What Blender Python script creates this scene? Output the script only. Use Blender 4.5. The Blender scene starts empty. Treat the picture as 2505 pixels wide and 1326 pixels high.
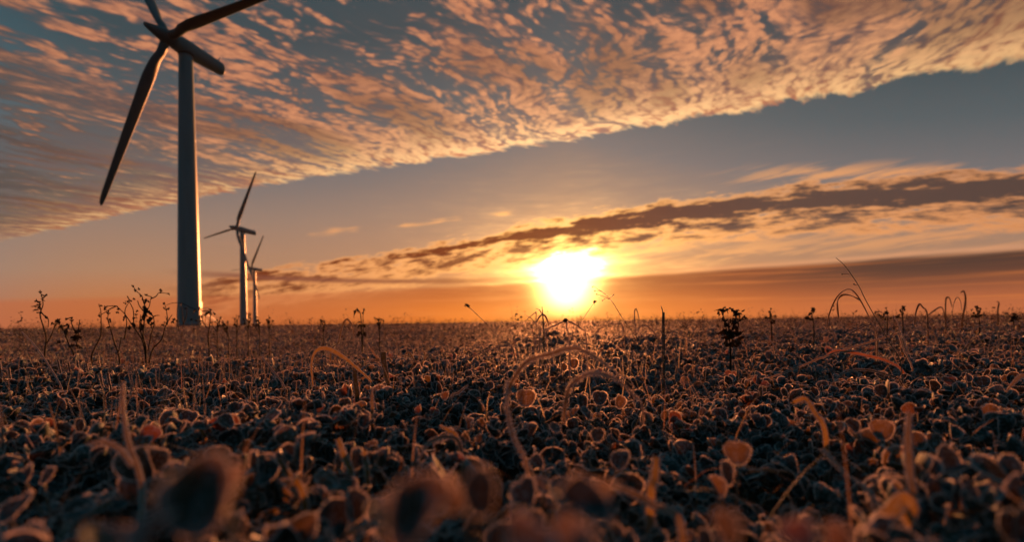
import bpy, bmesh, math, random
import numpy as np
from mathutils import Vector, Matrix, noise as mnoise

# ------------------------------------------------------------------ camera, exposure
SC = bpy.context.scene
FPX, W, H, HZ = 1150.0, 2505.0, 1326.0, 788.0        # focal length and horizon row in pixels of the photograph
ROLL = math.radians(0.8)
CAMZ = 0.195
cam_data = bpy.data.cameras.new('camera')
cam = bpy.data.objects.new('camera', cam_data)
SC.collection.objects.link(cam)
SC.camera = cam
cam_data.sensor_width = 36.0
cam_data.lens = 36.0 * FPX / W
cam_data.shift_y = (HZ - H / 2) / W
cam_data.clip_start = 0.01
cam_data.clip_end = 20000.0
cam.location = (0, 0, CAMZ)
cam.rotation_euler = (Matrix.Rotation(math.pi / 2, 3, 'X') @ Matrix.Rotation(ROLL, 3, 'Z').inverted()).to_euler()
cam_data.dof.use_dof = True
cam_data.dof.focus_distance = 1.05
cam_data.dof.aperture_fstop = 3.0
cam_data.dof.aperture_blades = 0

SC.view_settings.view_transform = 'Standard'
SC.view_settings.look = 'None'
SC.view_settings.exposure = 1.2
SC.view_settings.gamma = 1.0
SC.view_settings.use_curve_mapping = False
SC.render.engine = 'CYCLES'
SC.cycles.use_denoising = True
SC.cycles.max_bounces = 6
SC.cycles.transparent_max_bounces = 8
SC.cycles.volume_bounces = 0

def ray(px, py):
    """world direction (y = 1 scale) seen at a pixel of the photograph"""
    dx, dz = (px - W / 2) / FPX, (HZ - py) / FPX
    c, s = math.cos(ROLL), math.sin(ROLL)
    return Vector((dx * c + dz * s, 1.0, dz * c - dx * s))

def azel(px, py):
    d = ray(px, py)
    return math.atan2(d.x, d.y), d.z / math.hypot(d.x, d.y)

# ------------------------------------------------------------------ sun
SUN_AZ, SUN_T = azel(1385, 655)
SUN_EL = math.atan(SUN_T)
SUN_DIR = Vector((math.sin(SUN_AZ) * math.cos(SUN_EL), math.cos(SUN_AZ) * math.cos(SUN_EL), math.sin(SUN_EL)))
sun_data = bpy.data.lights.new('sun', 'SUN')
sun_data.energy = 5.0
sun_data.angle = math.radians(0.9)
sun_data.color = (1.0, 0.305, 0.088)
sun = bpy.data.objects.new('sun', sun_data)
SC.collection.objects.link(sun)
sun.rotation_euler = SUN_DIR.to_track_quat('Z', 'Y').to_euler()

# ------------------------------------------------------------------ sky (world): node graph written as arithmetic
world = bpy.data.worlds.new('World')
SC.world = world
world.use_nodes = True
WT = world.node_tree
WT.nodes.clear()

def lin(r, g, b):
    f = lambda c: (c / 255 / 12.92) if c / 255 <= 0.04045 else ((c / 255 + 0.055) / 1.055) ** 2.4
    return (f(r), f(g), f(b))

class E:
    """a scalar socket with arithmetic"""
    tree = WT
    def __init__(self, s): self.s = s
    @staticmethod
    def put(sock, v):
        if isinstance(v, (E, V)): E.tree.links.new(v.s, sock)
        else: sock.default_value = v
    @classmethod
    def m(cls, op, *a, clamp=False):
        n = cls.tree.nodes.new('ShaderNodeMath'); n.operation = op; n.use_clamp = clamp
        for i, v in enumerate(a): cls.put(n.inputs[i], v)
        return E(n.outputs[0])
    def __add__(s, o): return E.m('ADD', s, o)
    __radd__ = __add__
    def __sub__(s, o): return E.m('SUBTRACT', s, o)
    def __rsub__(s, o): return E.m('SUBTRACT', o, s)
    def __mul__(s, o):
        if isinstance(o, V): return o * s
        return E.m('MULTIPLY', s, o)
    __rmul__ = __mul__
    def __truediv__(s, o): return E.m('DIVIDE', s, o)
    def __rtruediv__(s, o): return E.m('DIVIDE', o, s)
    def __neg__(s): return E.m('MULTIPLY', s, -1.0)
class V:
    """a colour / vector socket"""
    def __init__(self, s): self.s = s
    @classmethod
    def m(cls, op, a, b):
        n = E.tree.nodes.new('ShaderNodeVectorMath'); n.operation = op
        E.put(n.inputs[0], a)
        if op == 'SCALE': E.put(n.inputs['Scale'], b)
        else: E.put(n.inputs[1], b)
        return V(n.outputs[0])
    def __add__(s, o): return V.m('ADD', s, o)
    def __mul__(s, o):
        if isinstance(o, (E, float, int)): return V.m('SCALE', s, o)
        return V.m('MULTIPLY', s, o)
    __rmul__ = __mul__
def mx(a, b): return E.m('MAXIMUM', a, b)
def mn(a, b): return E.m('MINIMUM', a, b)
def ab(a): return E.m('ABSOLUTE', a)
def pw(a, b): return E.m('POWER', a, b)
def ex(a): return E.m('EXPONENT', a)
def ss(lo, hi, x):                     # smoothstep (lo may exceed hi)
    t = E.m('DIVIDE', x - lo, (hi - lo) if not isinstance(hi, float) or not isinstance(lo, float) else hi - lo, clamp=True)
    return t * t * (3.0 - 2.0 * t)
def xyz(x, y, z=0.0):
    n = E.tree.nodes.new('ShaderNodeCombineXYZ')
    for i, v in enumerate((x, y, z)): E.put(n.inputs[i], v)
    return V(n.outputs[0])
def nz(vec, scale=1.0, detail=2.0, rough=0.5, dist=0.0):
    n = E.tree.nodes.new('ShaderNodeTexNoise'); n.noise_dimensions = '3D'
    E.put(n.inputs['Vector'], vec)
    n.inputs['Scale'].default_value = scale; n.inputs['Detail'].default_value = detail
    n.inputs['Roughness'].default_value = rough; n.inputs['Distortion'].default_value = dist
    return E(n.outputs['Fac'])
def mixc(f, a, b):
    n = E.tree.nodes.new('ShaderNodeMix'); n.data_type = 'RGBA'; n.clamp_factor = True
    E.put(n.inputs[0], f)
    for sock, v in ((n.inputs[6], a), (n.inputs[7], b)):
        if isinstance(v, V): E.tree.links.new(v.s, sock)
        else: sock.default_value = (*v, 1.0)
    return V(n.outputs[2])
def ramp(f, stops):
    n = E.tree.nodes.new('ShaderNodeValToRGB'); cr = n.color_ramp; cr.interpolation = 'EASE' if False else 'LINEAR'
    E.put(n.inputs[0], f)
    while len(cr.elements) < len(stops): cr.elements.new(0.5)
    for e, (p, c) in zip(cr.elements, stops): e.position = p; e.color = (*c, 1.0)
    return V(n.outputs[0])
def poly(x, co):                       # Horner, highest power first
    r = E.m('ADD', x * float(co[0]), float(co[1]))
    for c in co[2:]: r = r * x + float(c)
    return r
def fit(points, deg, what='el'):
    a = np.array([azel(*p) for p in points])
    return np.polyfit(a[:, 0], a[:, 1], deg)

def cells(vec, smooth=0.9, rnd=1.0):
    n = E.tree.nodes.new('ShaderNodeTexVoronoi'); n.feature = 'SMOOTH_F1'; n.voronoi_dimensions = '3D'
    E.put(n.inputs['Vector'], vec); n.inputs['Scale'].default_value = 1.0
    n.inputs['Smoothness'].default_value = smooth; n.inputs['Randomness'].default_value = rnd
    return E(n.outputs['Distance'])
tc = WT.nodes.new('ShaderNodeTexCoord')
sep = WT.nodes.new('ShaderNodeSeparateXYZ')
nrm = WT.nodes.new('ShaderNodeVectorMath'); nrm.operation = 'NORMALIZE'
WT.links.new(tc.outputs['Generated'], nrm.inputs[0]); WT.links.new(nrm.outputs[0], sep.inputs[0])
X, Y, Z = (E(sep.outputs[i]) for i in range(3))
az = E.m('ARCTAN2', X, Y)
el = Z / E.m('SQRT', mx(X * X + Y * Y, 1e-4))
daz = az - SUN_AZ
dotn = WT.nodes.new('ShaderNodeVectorMath'); dotn.operation = 'DOT_PRODUCT'
WT.links.new(nrm.outputs[0], dotn.inputs[0]); dotn.inputs[1].default_value = SUN_DIR
ang = E.m('ARCCOSINE', mn(E(dotn.outputs['Value']), 0.999999)) * (180 / math.pi)      # degrees from the sun

# clear sky: dusk gradient, cooler upward and away from the sun, over a physical dusk sky
q = mx(el, 0.0) * (0.76 + 0.85 * mx(daz, 0.0) + 0.42 * mx(-daz, 0.0)) + 0.03 * mn(ab(daz), 2.0)
clear = ramp(q, [(0.00, lin(198, 98, 38)), (0.06, lin(192, 114, 62)), (0.13, lin(172, 128, 98)),
                 (0.22, lin(148, 123, 108)), (0.31, lin(112, 109, 110)), (0.42, lin(82, 93, 97)),
                 (0.56, lin(58, 74, 79)), (1.0, lin(46, 66, 74))])
sky = WT.nodes.new('ShaderNodeTexSky')
sky.sky_type = 'NISHITA'; sky.sun_disc = False
sky.sun_elevation = SUN_EL; sky.sun_rotation = SUN_AZ
sky.air_density = 1.5; sky.dust_density = 2.0; sky.ozone_density = 3.0
back = ss(0.80, 1.35, ab(daz))                                    # the half of the sky opposite the sun: blue grey dusk
clear = mixc(back * 0.95, clear, (0.048, 0.200, 0.275))
clear = mixc(ss(0.70, 1.3, el), clear, (0.036, 0.115, 0.150))
clear = clear + V(sky.outputs[0]) * 0.003

# glow of the sun in the air
sn = nz(xyz(az * 9.0, el * 60.0, 3.0), 1.0, 3.0, 0.6) - 0.5
flat2 = E.m('SQRT', pw(ab(daz) * 57.3 / 1.75, 2.0) + pw(ab(el - SUN_T) * 57.3 * 1.05, 2.0)) * (1.0 - 1.3 * sn)
flat = E.m('SQRT', pw(ab(daz) * 57.3 / 1.7, 2.0) + pw(ab(el - 0.03) * 57.3, 2.0))
glow = 60.0 * ex(-pw(flat2 / 1.4, 2.0)) + 9.0 * ex(-(flat2 / 1.9)) + 0.12 * ex(-(ang / 9.0)) + 0.85 * ex(-(flat / 4.0))
glow_col = (1.0, 0.50, 0.13)

# ---- sheet of altocumulus high overhead (on a plane, so it recedes to its edge)
zz = mx(Z, 0.03)
U, T = X / zz, Y / zz
wn = nz(xyz(U, T, 3.1), 1.3, 2.0) - 0.5
wn2 = nz(xyz(U, T, 9.7), 1.3, 2.0) - 0.5
U1, T1 = U + 0.35 * wn, T + 0.35 * wn2
A_, B_ = 0.6 * U1 + 0.8 * T1, 0.8 * U1 - 0.6 * T1
rolls = 0.55 * nz(xyz(A_ * 0.9, B_ * 7.5, 0.3), 1.0, 1.0, 0.5) + 0.45 * nz(xyz(A_ * 0.8, B_ * 3.6, 6.3), 1.0, 1.0, 0.5)
patch = nz(xyz(U, T, 5.5), 1.1, 1.0)
wa, wb = nz(xyz(U, T, 1.7), 5.0, 2.0) - 0.5, nz(xyz(U, T, 12.7), 5.0, 2.0) - 0.5
smoothw = ss(-0.9, -2.4, U)
puff = 1.0 - cells(xyz(A_ * 6.5 + 2.2 * wa, B_ * 13.0 + 2.2 * wb, 0.0), 1.0)            # round cloudlets in rows
small = 1.0 - cells(xyz(A_ * 22.0 + 3.0 * wb, B_ * 30.0 + 3.0 * wa, 0.5), 0.4)
lets = nz(xyz(A_ * 8.5 + wa, B_ * 16.0 + wb, 0.0), 1.0, 4.0, 0.58)
fine = nz(xyz(A_ * 24.0, B_ * 28.0, 0.0), 1.0, 3.0, 0.6)
edge_n = nz(xyz(A_ * 1.4, B_ * 6.0, 4.0), 1.0, 4.0, 0.6) - 0.5
Ve = T + 0.5 * U + 0.34 * edge_n + 0.20 * (lets - 0.5)
inside = (2.47 + 0.40 * ss(-2.6, 1.6, U)) - Ve
puff2 = 1.0 - cells(xyz(A_ * 14.0 + 2.6 * wb, B_ * 25.0 + 2.6 * wa, 2.0), 0.9)
mid2 = ss(-1.6, -0.4, U)
tex = (puff + mid2 * (0.45 * puff + 0.55 * puff2 - puff)) * 0.30 + small * (0.17 - 0.08 * smoothw) + lets * 0.37 + 0.02 * smoothw + fine * (0.10 - 0.06 * smoothw)       # about 0.35 .. 0.65
rowph = B_ * 30.0 + 9.0 * (nz(xyz(A_ * 0.7, B_ * 1.6, 8.8), 1.0, 2.0) - 0.5)
rows = E.m('SINE', rowph) * ss(0.38, 0.58, nz(xyz(A_ * 0.9, B_ * 2.0, 2.2), 1.0, 1.0)) * ss(-2.6, -1.4, U) * ss(0.9, 0.2, U)
raw = 1.5 * tex - 0.225 + 0.95 * (rolls - 0.5) + 0.060 * rows + 0.18 * (patch - 0.5) + 0.22 * (patch - 0.5)
hole = lambda u, t, ru, rt, k: k * ex(-(pw(ab(U - u) / ru, 2.0) + pw(ab(T - t) / rt, 2.0)))
base_thr = 0.475 - 0.13 * ss(0.8, 0.0, inside) - 0.085 * smoothw + hole(-0.48, 1.50, 0.20, 0.10, 0.10) + hole(0.34, 1.42, 0.06, 0.10, 0.08) + hole(0.9, 1.15, 0.35, 0.05, 0.05)
dens = ss(-0.10, 0.14, raw - base_thr) * ss(0.0, 0.10, inside)
veil = (0.22 + 0.35 * smoothw + 0.20 * ss(0.9, 0.1, inside)) * ss(0.0, 0.12, inside) * ss(1.75, 1.15, inside)
dens = dens + veil * (1.0 - dens)
dens = dens * ss(0.10, 0.16, el) * (1.0 - ss(0.78, 1.1, el))
nearsun = ex(-(ang / 17.0))
rim = ex(-(mx(inside, 0.0) / 0.34))
peach = mixc(ss(-0.10, 0.13, raw - base_thr) * ss(0.36, 0.56, tex), lin(98, 92, 95), mixc(ss(0.40, 0.62, 0.5 * tex + 0.5 * fine), lin(190, 124, 98), lin(236, 156, 114)))
leftgrey = ss(-1.0, -2.6, U) * ss(0.15, 0.6, inside)
peach = mixc(leftgrey * ss(0.64, 0.46, tex), peach, lin(104, 100, 98))
shade = ss(0.54, 0.40, nz(xyz(A_ * 1.0, B_ * 1.8, 7.0), 1.0, 3.0)) * ss(0.12, 0.4, inside) * ss(1.6, 0.8, inside)
peach = mixc(0.75 * shade, peach, lin(126, 84, 70))
bright = mixc(ss(0.36, 0.54, tex), lin(206, 124, 80), lin(255, 206, 140))
sheet = mixc(rim * 0.95, peach, bright) * ((0.71 + 1.30 * nearsun * (0.25 + 1.45 * rim)) * (1.0 - 0.93 * back))

# ---- long dark band with lit fringes in front of the low sun
cB = fit([(560, 676), (800, 652), (1000, 622), (1200, 588), (1400, 556), (1600, 531), (1800, 512), (2000, 492), (2200, 475), (2505, 458)], 3)
eB = el - poly(az, cB)
bn = nz(xyz(az * 11.0, eB * 48.0, 1.0), 1.0, 5.0, 0.62, 0.3)
bn2 = nz(xyz(az * 24.0 + 3.0, eB * 90.0, 2.0), 1.0, 4.0, 0.6)
rightw = ss(-0.15, 0.1, az)
core = 1.15 + 0.35 * ss(-0.1, 0.25, az) - 0.55 * ss(-0.08, -0.35, az) - ab(eB) / (0.016 + 0.008 * rightw) + (3.2 - 0.9 * rightw) * (bn - 0.5) + 2.2 * (bn2 - 0.5)
under = ss(-0.100, -0.03, eB) * ss(0.016, -0.006, eB)
lower = (bn * 0.55 + bn2 * 0.45 - 0.50 + 0.15 * under) * under * 7.0
dB = mx(ss(0.0, 0.75, core), ss(0.0, 0.8, lower) * 0.9)
dB = dB * ss(-0.66, -0.52, az)
cS = fit([(480, 668), (700, 684), (1000, 687), (1300, 682)], 2)
streak = ss(0.0085, 0.0, ab(el - poly(az, cS)) + 0.006 * (bn - 0.5)) * ss(-0.66, -0.5, az) * ss(0.0, -0.09, az)
litB = mixc(nearsun, lin(226, 146, 92), lin(255, 190, 96))
darkB = mixc(ss(-0.1, 0.55, az), lin(110, 50, 26), lin(84, 68, 62))
colB = mixc(ss(0.25, 1.0, mx(core, lower * 0.62)), litB * (0.85 + 1.6 * nearsun), darkB)

# ---- thin wisps
wisp_n = nz(xyz(az * 7.0, (el - 0.10 * az) * 75.0, 6.0), 1.0, 4.0, 0.6, 0.4)
cW = fit([(1650, 448), (1900, 432), (2100, 425), (2300, 425), (2505, 432)], 2)
eW = el - poly(az, cW)
wR = ss(0.030, 0.0, ab(eW)) * ss(0.35, 0.60, az) * 0.8
cL = fit([(600, 585), (800, 566), (1000, 550), (1250, 522)], 2)
wL = ss(0.012, 0.0, ab(el - poly(az, cL) + 0.02 * (nz(xyz(az * 5.0, 0.0, 9.0), 1.0, 2.0) - 0.5))) * ss(0.44, 0.58, nz(xyz(az * 8.0, 0.0, 4.0), 1.0, 2.0)) * ss(-0.6, -0.4, az) * ss(0.08, -0.02, az) * 0.9
cU = fit([(1450, 628), (1700, 622), (1900, 605), (2150, 590), (2505, 555)], 2)
wU = ss(0.038, 0.0, ab(el - poly(az, cU))) * ss(0.15, 0.25, az) * 0.65
wis = ss(0.44, 0.60, wisp_n * 0.88 + 0.12 * mx(mx(wR, wL), wU)) * mx(mx(wR, wL), wU)
colW = mixc(nearsun, lin(222, 152, 104), lin(255, 184, 92)) * (0.9 + 0.8 * nearsun)

# ---- bank of haze cloud along the horizon
cD = fit([(-200, 738), (0, 734), (300, 726), (600, 715), (900, 712), (1150, 704), (1400, 690), (1600, 668), (1900, 648), (2200, 630), (2505, 612)], 3)
dn = nz(xyz(az * 5.0, el * 60.0, 8.0), 1.0, 3.0, 0.55) - 0.5
eD = el - poly(az, cD) + 0.008 * dn
bank = ss(0.004, -0.006, eD) * (0.55 + 0.45 * ss(-0.35, 0.0, az))
colD = mixc(ss(0.085, 0.01, el), mixc(ss(0.1, 0.75, az), lin(150, 66, 34), lin(78, 58, 50)), mixc(ss(0.1, 0.75, az), lin(222, 112, 30), lin(186, 104, 64)))
lay = nz(xyz(az * 2.5, el * 90.0, 5.0), 1.0, 3.0, 0.6)
colD = mixc(0.35 * ss(0.48, 0.70, lay), colD, lin(226, 128, 62))
colD = mixc(ss(-0.1, -0.6, az), colD, lin(188, 100, 60))
crest = ex(-pw((eD - 0.004) / 0.0045, 2.0)) * ss(0.05, 0.3, az)

col = clear
col = mixc(dens, col, sheet)
col = mixc(wis, col, colW)
col = col + V.m('SCALE', xyz(*glow_col), glow) * (1.0 - 0.0) if False else col
gl = glow * (1.0 - 0.95 * dB) * (1.0 - 0.5 * streak) * (1.0 - 0.80 * bank) + 14.0 * bank * ex(-pw(ab(daz) * 57.3 / 2.6, 2.0)) * ss(0.0, 0.085, el) + 0.55 * bank * ex(-(ab(daz) * 57.3 / 7.0))
col = mixc(dB, col, colB)
col = mixc(streak * 0.85, col, mixc(nearsun, lin(120, 72, 60), lin(168, 92, 40)))
col = mixc(bank, col, colD)
col = col + xyz(*lin(150, 90, 50)) * (crest * 0.6)
col = col + xyz(*glow_col) * gl
low = ss(0.0, -0.05, Z)
col = mixc(low, col, (0.006, 0.007, 0.008))
bg = WT.nodes.new('ShaderNodeBackground')
wo = WT.nodes.new('ShaderNodeOutputWorld')
WT.links.new(col.s, bg.inputs['Color'])
bg.inputs['Strength'].default_value = 0.4353        # 2 ** -exposure
WT.links.new(bg.outputs[0], wo.inputs['Surface'])
world.cycles.sampling_method = 'MANUAL'
world.cycles.sample_map_resolution = 1024

# ------------------------------------------------------------------ materials
def material(name):
    m = bpy.data.materials.new(name); m.use_nodes = True
    m.node_tree.nodes.clear()
    E.tree = m.node_tree
    return m, m.node_tree
def finish(nt, shader):
    o = nt.nodes.new('ShaderNodeOutputMaterial'); nt.links.new(shader, o.inputs['Surface'])
def principled(nt, col, rough, spec=0.5):
    n = nt.nodes.new('ShaderNodeBsdfPrincipled')
    if isinstance(col, V): nt.links.new(col.s, n.inputs['Base Color'])
    else: n.inputs['Base Color'].default_value = (*col, 1)
    E.put(n.inputs['Roughness'], rough); n.inputs['Specular IOR Level'].default_value = spec
    return n
def geo_pos(nt):
    g = nt.nodes.new('ShaderNodeNewGeometry'); return V(g.outputs['Position'])
def attr(nt, name):
    a = nt.nodes.new('ShaderNodeAttribute'); a.attribute_name = name; return E(a.outputs['Fac'])
def mixs(nt, f, a, b):
    n = nt.nodes.new('ShaderNodeMixShader'); E.put(n.inputs[0], f)
    nt.links.new(a, n.inputs[1]); nt.links.new(b, n.inputs[2]); return n.outputs[0]
def translucent(nt, col):
    n = nt.nodes.new('ShaderNodeBsdfTranslucent')
    if isinstance(col, V): nt.links.new(col.s, n.inputs[0])
    else: n.inputs[0].default_value = (*col, 1)
    return n.outputs[0]

def leafy(name, dark, mid, dry, trans, tw, frosty):
    """thin plant skin: tone attribute mixes colours, frost grains on top, part of the light goes through"""
    m, nt = material(name)
    p = geo_pos(nt); tone = attr(nt, 'tone')
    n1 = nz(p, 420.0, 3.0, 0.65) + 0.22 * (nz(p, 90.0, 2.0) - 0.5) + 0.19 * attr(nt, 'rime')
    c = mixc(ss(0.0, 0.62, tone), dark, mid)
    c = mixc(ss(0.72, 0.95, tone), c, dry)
    fr = ss(0.62 - frosty, 0.76 - frosty * 0.6, n1)
    c2 = mixc(fr * 0.7, c, (0.17, 0.24, 0.28))
    pr = principled(nt, c2, 0.78, 0.15)
    tc_ = mixc(ss(0.72, 0.95, tone), trans, (trans[0] * 1.0, trans[1] * 0.55, trans[2] * 0.7))
    win = 0.07 + 0.62 * ss(0.42, 0.60, tone)
    tr = translucent(nt, mixc(fr * 0.12, tc_, (0.5, 0.45, 0.4)) * win)
    finish(nt, mixs(nt, tw, pr.outputs[0], tr))
    return m
M = {}
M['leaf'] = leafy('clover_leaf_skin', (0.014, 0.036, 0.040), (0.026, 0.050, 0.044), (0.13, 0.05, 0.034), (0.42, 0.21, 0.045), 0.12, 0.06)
M['blade'] = leafy('grass_blade_skin', (0.05, 0.06, 0.025), (0.12, 0.10, 0.04), (0.20, 0.11, 0.05), (0.26, 0.15, 0.04), 0.34, 0.08)
M['straw'] = leafy('dry_straw', (0.07, 0.05, 0.035), (0.14, 0.10, 0.06), (0.20, 0.13, 0.08), (0.22, 0.13, 0.06), 0.22, 0.10)
M['weed'] = leafy('dead_weed_skin', (0.020, 0.018, 0.014), (0.035, 0.028, 0.020), (0.07, 0.04, 0.025), (0.16, 0.10, 0.04), 0.18, -0.05)
m, nt = material('hoar_frost')
d = principled(nt, (0.50, 0.53, 0.56), 0.5, 0.5)
rf = nt.nodes.new('ShaderNodeBsdfRefraction'); rf.inputs['Roughness'].default_value = 0.88; rf.inputs['IOR'].default_value = 1.16
rf.inputs['Color'].default_value = (0.9, 0.86, 0.84, 1)
fwd = mixs(nt, 0.26, translucent(nt, (0.60, 0.44, 0.36)), rf.outputs[0])      # rime glitters most when the sun stands behind it
finish(nt, mixs(nt, 0.36, d.outputs[0], fwd))
M['frost'] = m
m, nt = material('field_soil')
p = geo_pos(nt)
a = nz(p, 9.0, 5.0, 0.65); b = nz(p, 90.0, 4.0, 0.6)
c = mixc(ss(0.35, 0.65, a), (0.016, 0.014, 0.010), (0.045, 0.034, 0.022))
c = mixc(ss(0.55, 0.72, b) * 0.5, c, (0.09, 0.07, 0.05))
pr = principled(nt, c, 0.9, 0.2)
bp = nt.nodes.new('ShaderNodeBump'); bp.inputs['Strength'].default_value = 0.8; bp.inputs['Distance'].default_value = 0.02
E.put(bp.inputs['Height'], a + 0.4 * b); nt.links.new(bp.outputs[0], pr.inputs['Normal'])
finish(nt, pr.outputs[0]); M['soil'] = m
def paint(name, col, rough, streak=0.12):
    m, nt = material(name)
    tcn = nt.nodes.new('ShaderNodeTexCoord'); ov = V(tcn.outputs['Object'])
    n1 = nz(V.m('MULTIPLY', ov, (1.2, 1.2, 0.12)), 1.0, 5.0, 0.6)
    c = mixc(ss(0.4, 0.75, n1) * streak * 4, col, tuple(x * 0.72 for x in col))
    pr = principled(nt, c, 0.05 * n1 + rough, 0.28); finish(nt, pr.outputs[0]); return m
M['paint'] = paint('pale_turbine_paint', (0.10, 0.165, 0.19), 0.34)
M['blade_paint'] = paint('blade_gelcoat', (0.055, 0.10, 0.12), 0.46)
M['steel'] = paint('galvanised_steel', (0.40, 0.41, 0.42), 0.35)
M['dark'] = paint('dark_rubber_seal', (0.05, 0.05, 0.05), 0.6)
M['concrete'] = paint('foundation_concrete', (0.30, 0.29, 0.27), 0.85)

# ------------------------------------------------------------------ mesh helpers
def link(o, parent=None):
    SC.collection.objects.link(o)
    if parent is not None: o.parent = parent
    return o
def tag(o, label=None, cat=None, group=None, kind=None):
    for k, v in (('label', label), ('category', cat), ('group', group), ('kind', kind)):
        if v: o[k] = v
    return o
def empty(name, loc, label, cat, group=None):
    o = bpy.data.objects.new(name, None); o.location = loc; o.empty_display_size = 0.05
    link(o); return tag(o, label, cat, group, 'thing')

class MB:
    """collects vertices and faces of one mesh"""
    def __init__(self): self.v, self.f, self.mi, self.sm = [], [], [], []
    def add(self, verts, faces, mi=0, smooth=True):
        b = len(self.v); self.v += [tuple(p) for p in verts]
        for f in faces: self.f.append([i + b for i in f]); self.mi.append(mi); self.sm.append(smooth)
    def build(self, name, mats, parent=None, tone=0.4, origin=None):
        me = bpy.data.meshes.new(name)
        off = Vector(origin) if origin is not None else Vector((0, 0, 0))
        me.from_pydata([tuple(Vector(p) - off) for p in self.v], [], self.f)
        for m_ in mats: me.materials.append(m_)
        me.polygons.foreach_set('material_index', self.mi)
        me.polygons.foreach_set('use_smooth', self.sm)
        at = me.attributes.new('tone', 'FLOAT', 'POINT')
        at.data.foreach_set('value', [tone] * len(me.vertices))
        rv = self.rime if getattr(self, 'rime', None) is not None else [0.3] * len(me.vertices)
        me.attributes.new('rime', 'FLOAT', 'POINT').data.foreach_set('value', list(rv))
        me.update()
        o = bpy.data.objects.new(name, me); link(o, parent)
        return o

def frame_along(pts):
    pts = [Vector(p) for p in pts]; T_ = []
    for i in range(len(pts)):
        t = pts[min(i + 1, len(pts) - 1)] - pts[max(i - 1, 0)]
        T_.append(t.normalized() if t.length > 1e-9 else Vector((0, 0, 1)))
    n = T_[0].cross(Vector((0.3, 1, 0.1))).normalized(); out = []
    for t in T_:
        n = (n - t * n.dot(t)).normalized(); out.append((t, n, t.cross(n)))
    return pts, out
def smooth_path(pts, n):
    """Catmull-Rom through points"""
    pts = [Vector(p) for p in pts]
    if len(pts) == 2: return [pts[0].lerp(pts[1], i / n) for i in range(n + 1)]
    P_ = [pts[0] * 2 - pts[1]] + pts + [pts[-1] * 2 - pts[-2]]; out = []
    seg = len(pts) - 1; per = max(2, n // seg)
    for s in range(seg):
        a, b, c, d_ = P_[s:s + 4]
        for k in range(per):
            t = k / per
            out.append(0.5 * ((2 * b) + (c - a) * t + (2 * a - 5 * b + 4 * c - d_) * t * t + (3 * b - a - 3 * c + d_) * t ** 3))
    out.append(pts[-1]); return out
def tube(mb, pts, r, sides=6, mi=0, cap=True):
    pts, fr = frame_along(pts); n = len(pts); vs = []
    for i, (p, (t, a, b)) in enumerate(zip(pts, fr)):
        rr = r[i] if isinstance(r, (list, tuple)) else (r(i / max(1, n - 1)) if callable(r) else r)
        for k in range(sides):
            q = 2 * math.pi * k / sides; vs.append(p + a * (math.cos(q) * rr) + b * (math.sin(q) * rr))
    fs = [[i * sides + k, i * sides + (k + 1) % sides, (i + 1) * sides + (k + 1) % sides, (i + 1) * sides + k] for i in range(n - 1) for k in range(sides)]
    if cap: fs += [list(range(sides))[::-1], [(n - 1) * sides + k for k in range(sides)]]
    mb.add(vs, fs, mi)
def box(mb, c, s, mi=0, rot=None):
    vs = [Vector((x * s[0] / 2, y * s[1] / 2, z * s[2] / 2)) for x in (-1, 1) for y in (-1, 1) for z in (-1, 1)]
    if rot is not None: vs = [rot @ v for v in vs]
    vs = [v + Vector(c) for v in vs]
    mb.add(vs, [[0, 1, 3, 2], [4, 6, 7, 5], [0, 4, 5, 1], [2, 3, 7, 6], [0, 2, 6, 4], [1, 5, 7, 3]], mi, False)

def spikes_on(mb, pts, r, per, ln, rng, mi=1):
    """hoar-frost needles standing off a stem or an edge"""
    for i in range(len(pts) - 1):
        a, b = Vector(pts[i]), Vector(pts[i + 1]); t = (b - a)
        if t.length < 1e-6: continue
        for _ in range(per):
            p = a.lerp(b, rng.random()); d_ = Vector((rng.gauss(0, 1), rng.gauss(0, 1), rng.gauss(0.25, 1)))
            d_ = (d_ - t.normalized() * d_.dot(t.normalized()) * 0.8).normalized()
            w = t.normalized().cross(d_).normalized() * (ln * 0.16); L = ln * rng.uniform(0.5, 1.4)
            q = p + d_ * (r * 0.6)
            mb.add([q - w, q + w, q + d_ * L], [[0, 1, 2]], mi, False)
            w2 = t.normalized() * (ln * 0.16)
            mb.add([q - w2, q + w2, q + d_ * L], [[0, 1, 2]], mi, False)

def ribbon(mb, pts, width, n=18, face=None, mi=0, rim=0.0, rim_mi=1, fold=0.25, spk=0, spl=0.0, rng=None, twist=0.0):
    """grass blade: folded strip along a path with a frosted lip on both edges"""
    pts = smooth_path(pts, n); pts, fr = frame_along(pts); N = len(pts); vs = []; L_, R_ = [], []
    face = Vector(face or (0, -1, 0.35))
    for i, p in enumerate(pts):
        t = fr[i][0]; u = i / (N - 1); w = width(u) if callable(width) else width
        side = t.cross(face); side = side.normalized() if side.length > 1e-3 else fr[i][1]
        if twist: side = Matrix.Rotation(twist * u, 3, t) @ side
        up = side.cross(t).normalized()
        l, r_ = p - side * w / 2 + up * w * fold, p + side * w / 2 + up * w * fold
        vs += [l, p, r_]; L_.append(l); R_.append(r_)
    fs = []
    for i in range(N - 1):
        for k in range(2): fs.append([i * 3 + k, i * 3 + k + 1, (i + 1) * 3 + k + 1, (i + 1) * 3 + k])
    mb.add(vs, fs, mi)
    if rim > 0:
        for e in (L_, R_):
            tube(mb, e, rim, 4, rim_mi, False)
            if spk and rng: spikes_on(mb, e, rim, spk, spl, rng, rim_mi)

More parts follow.
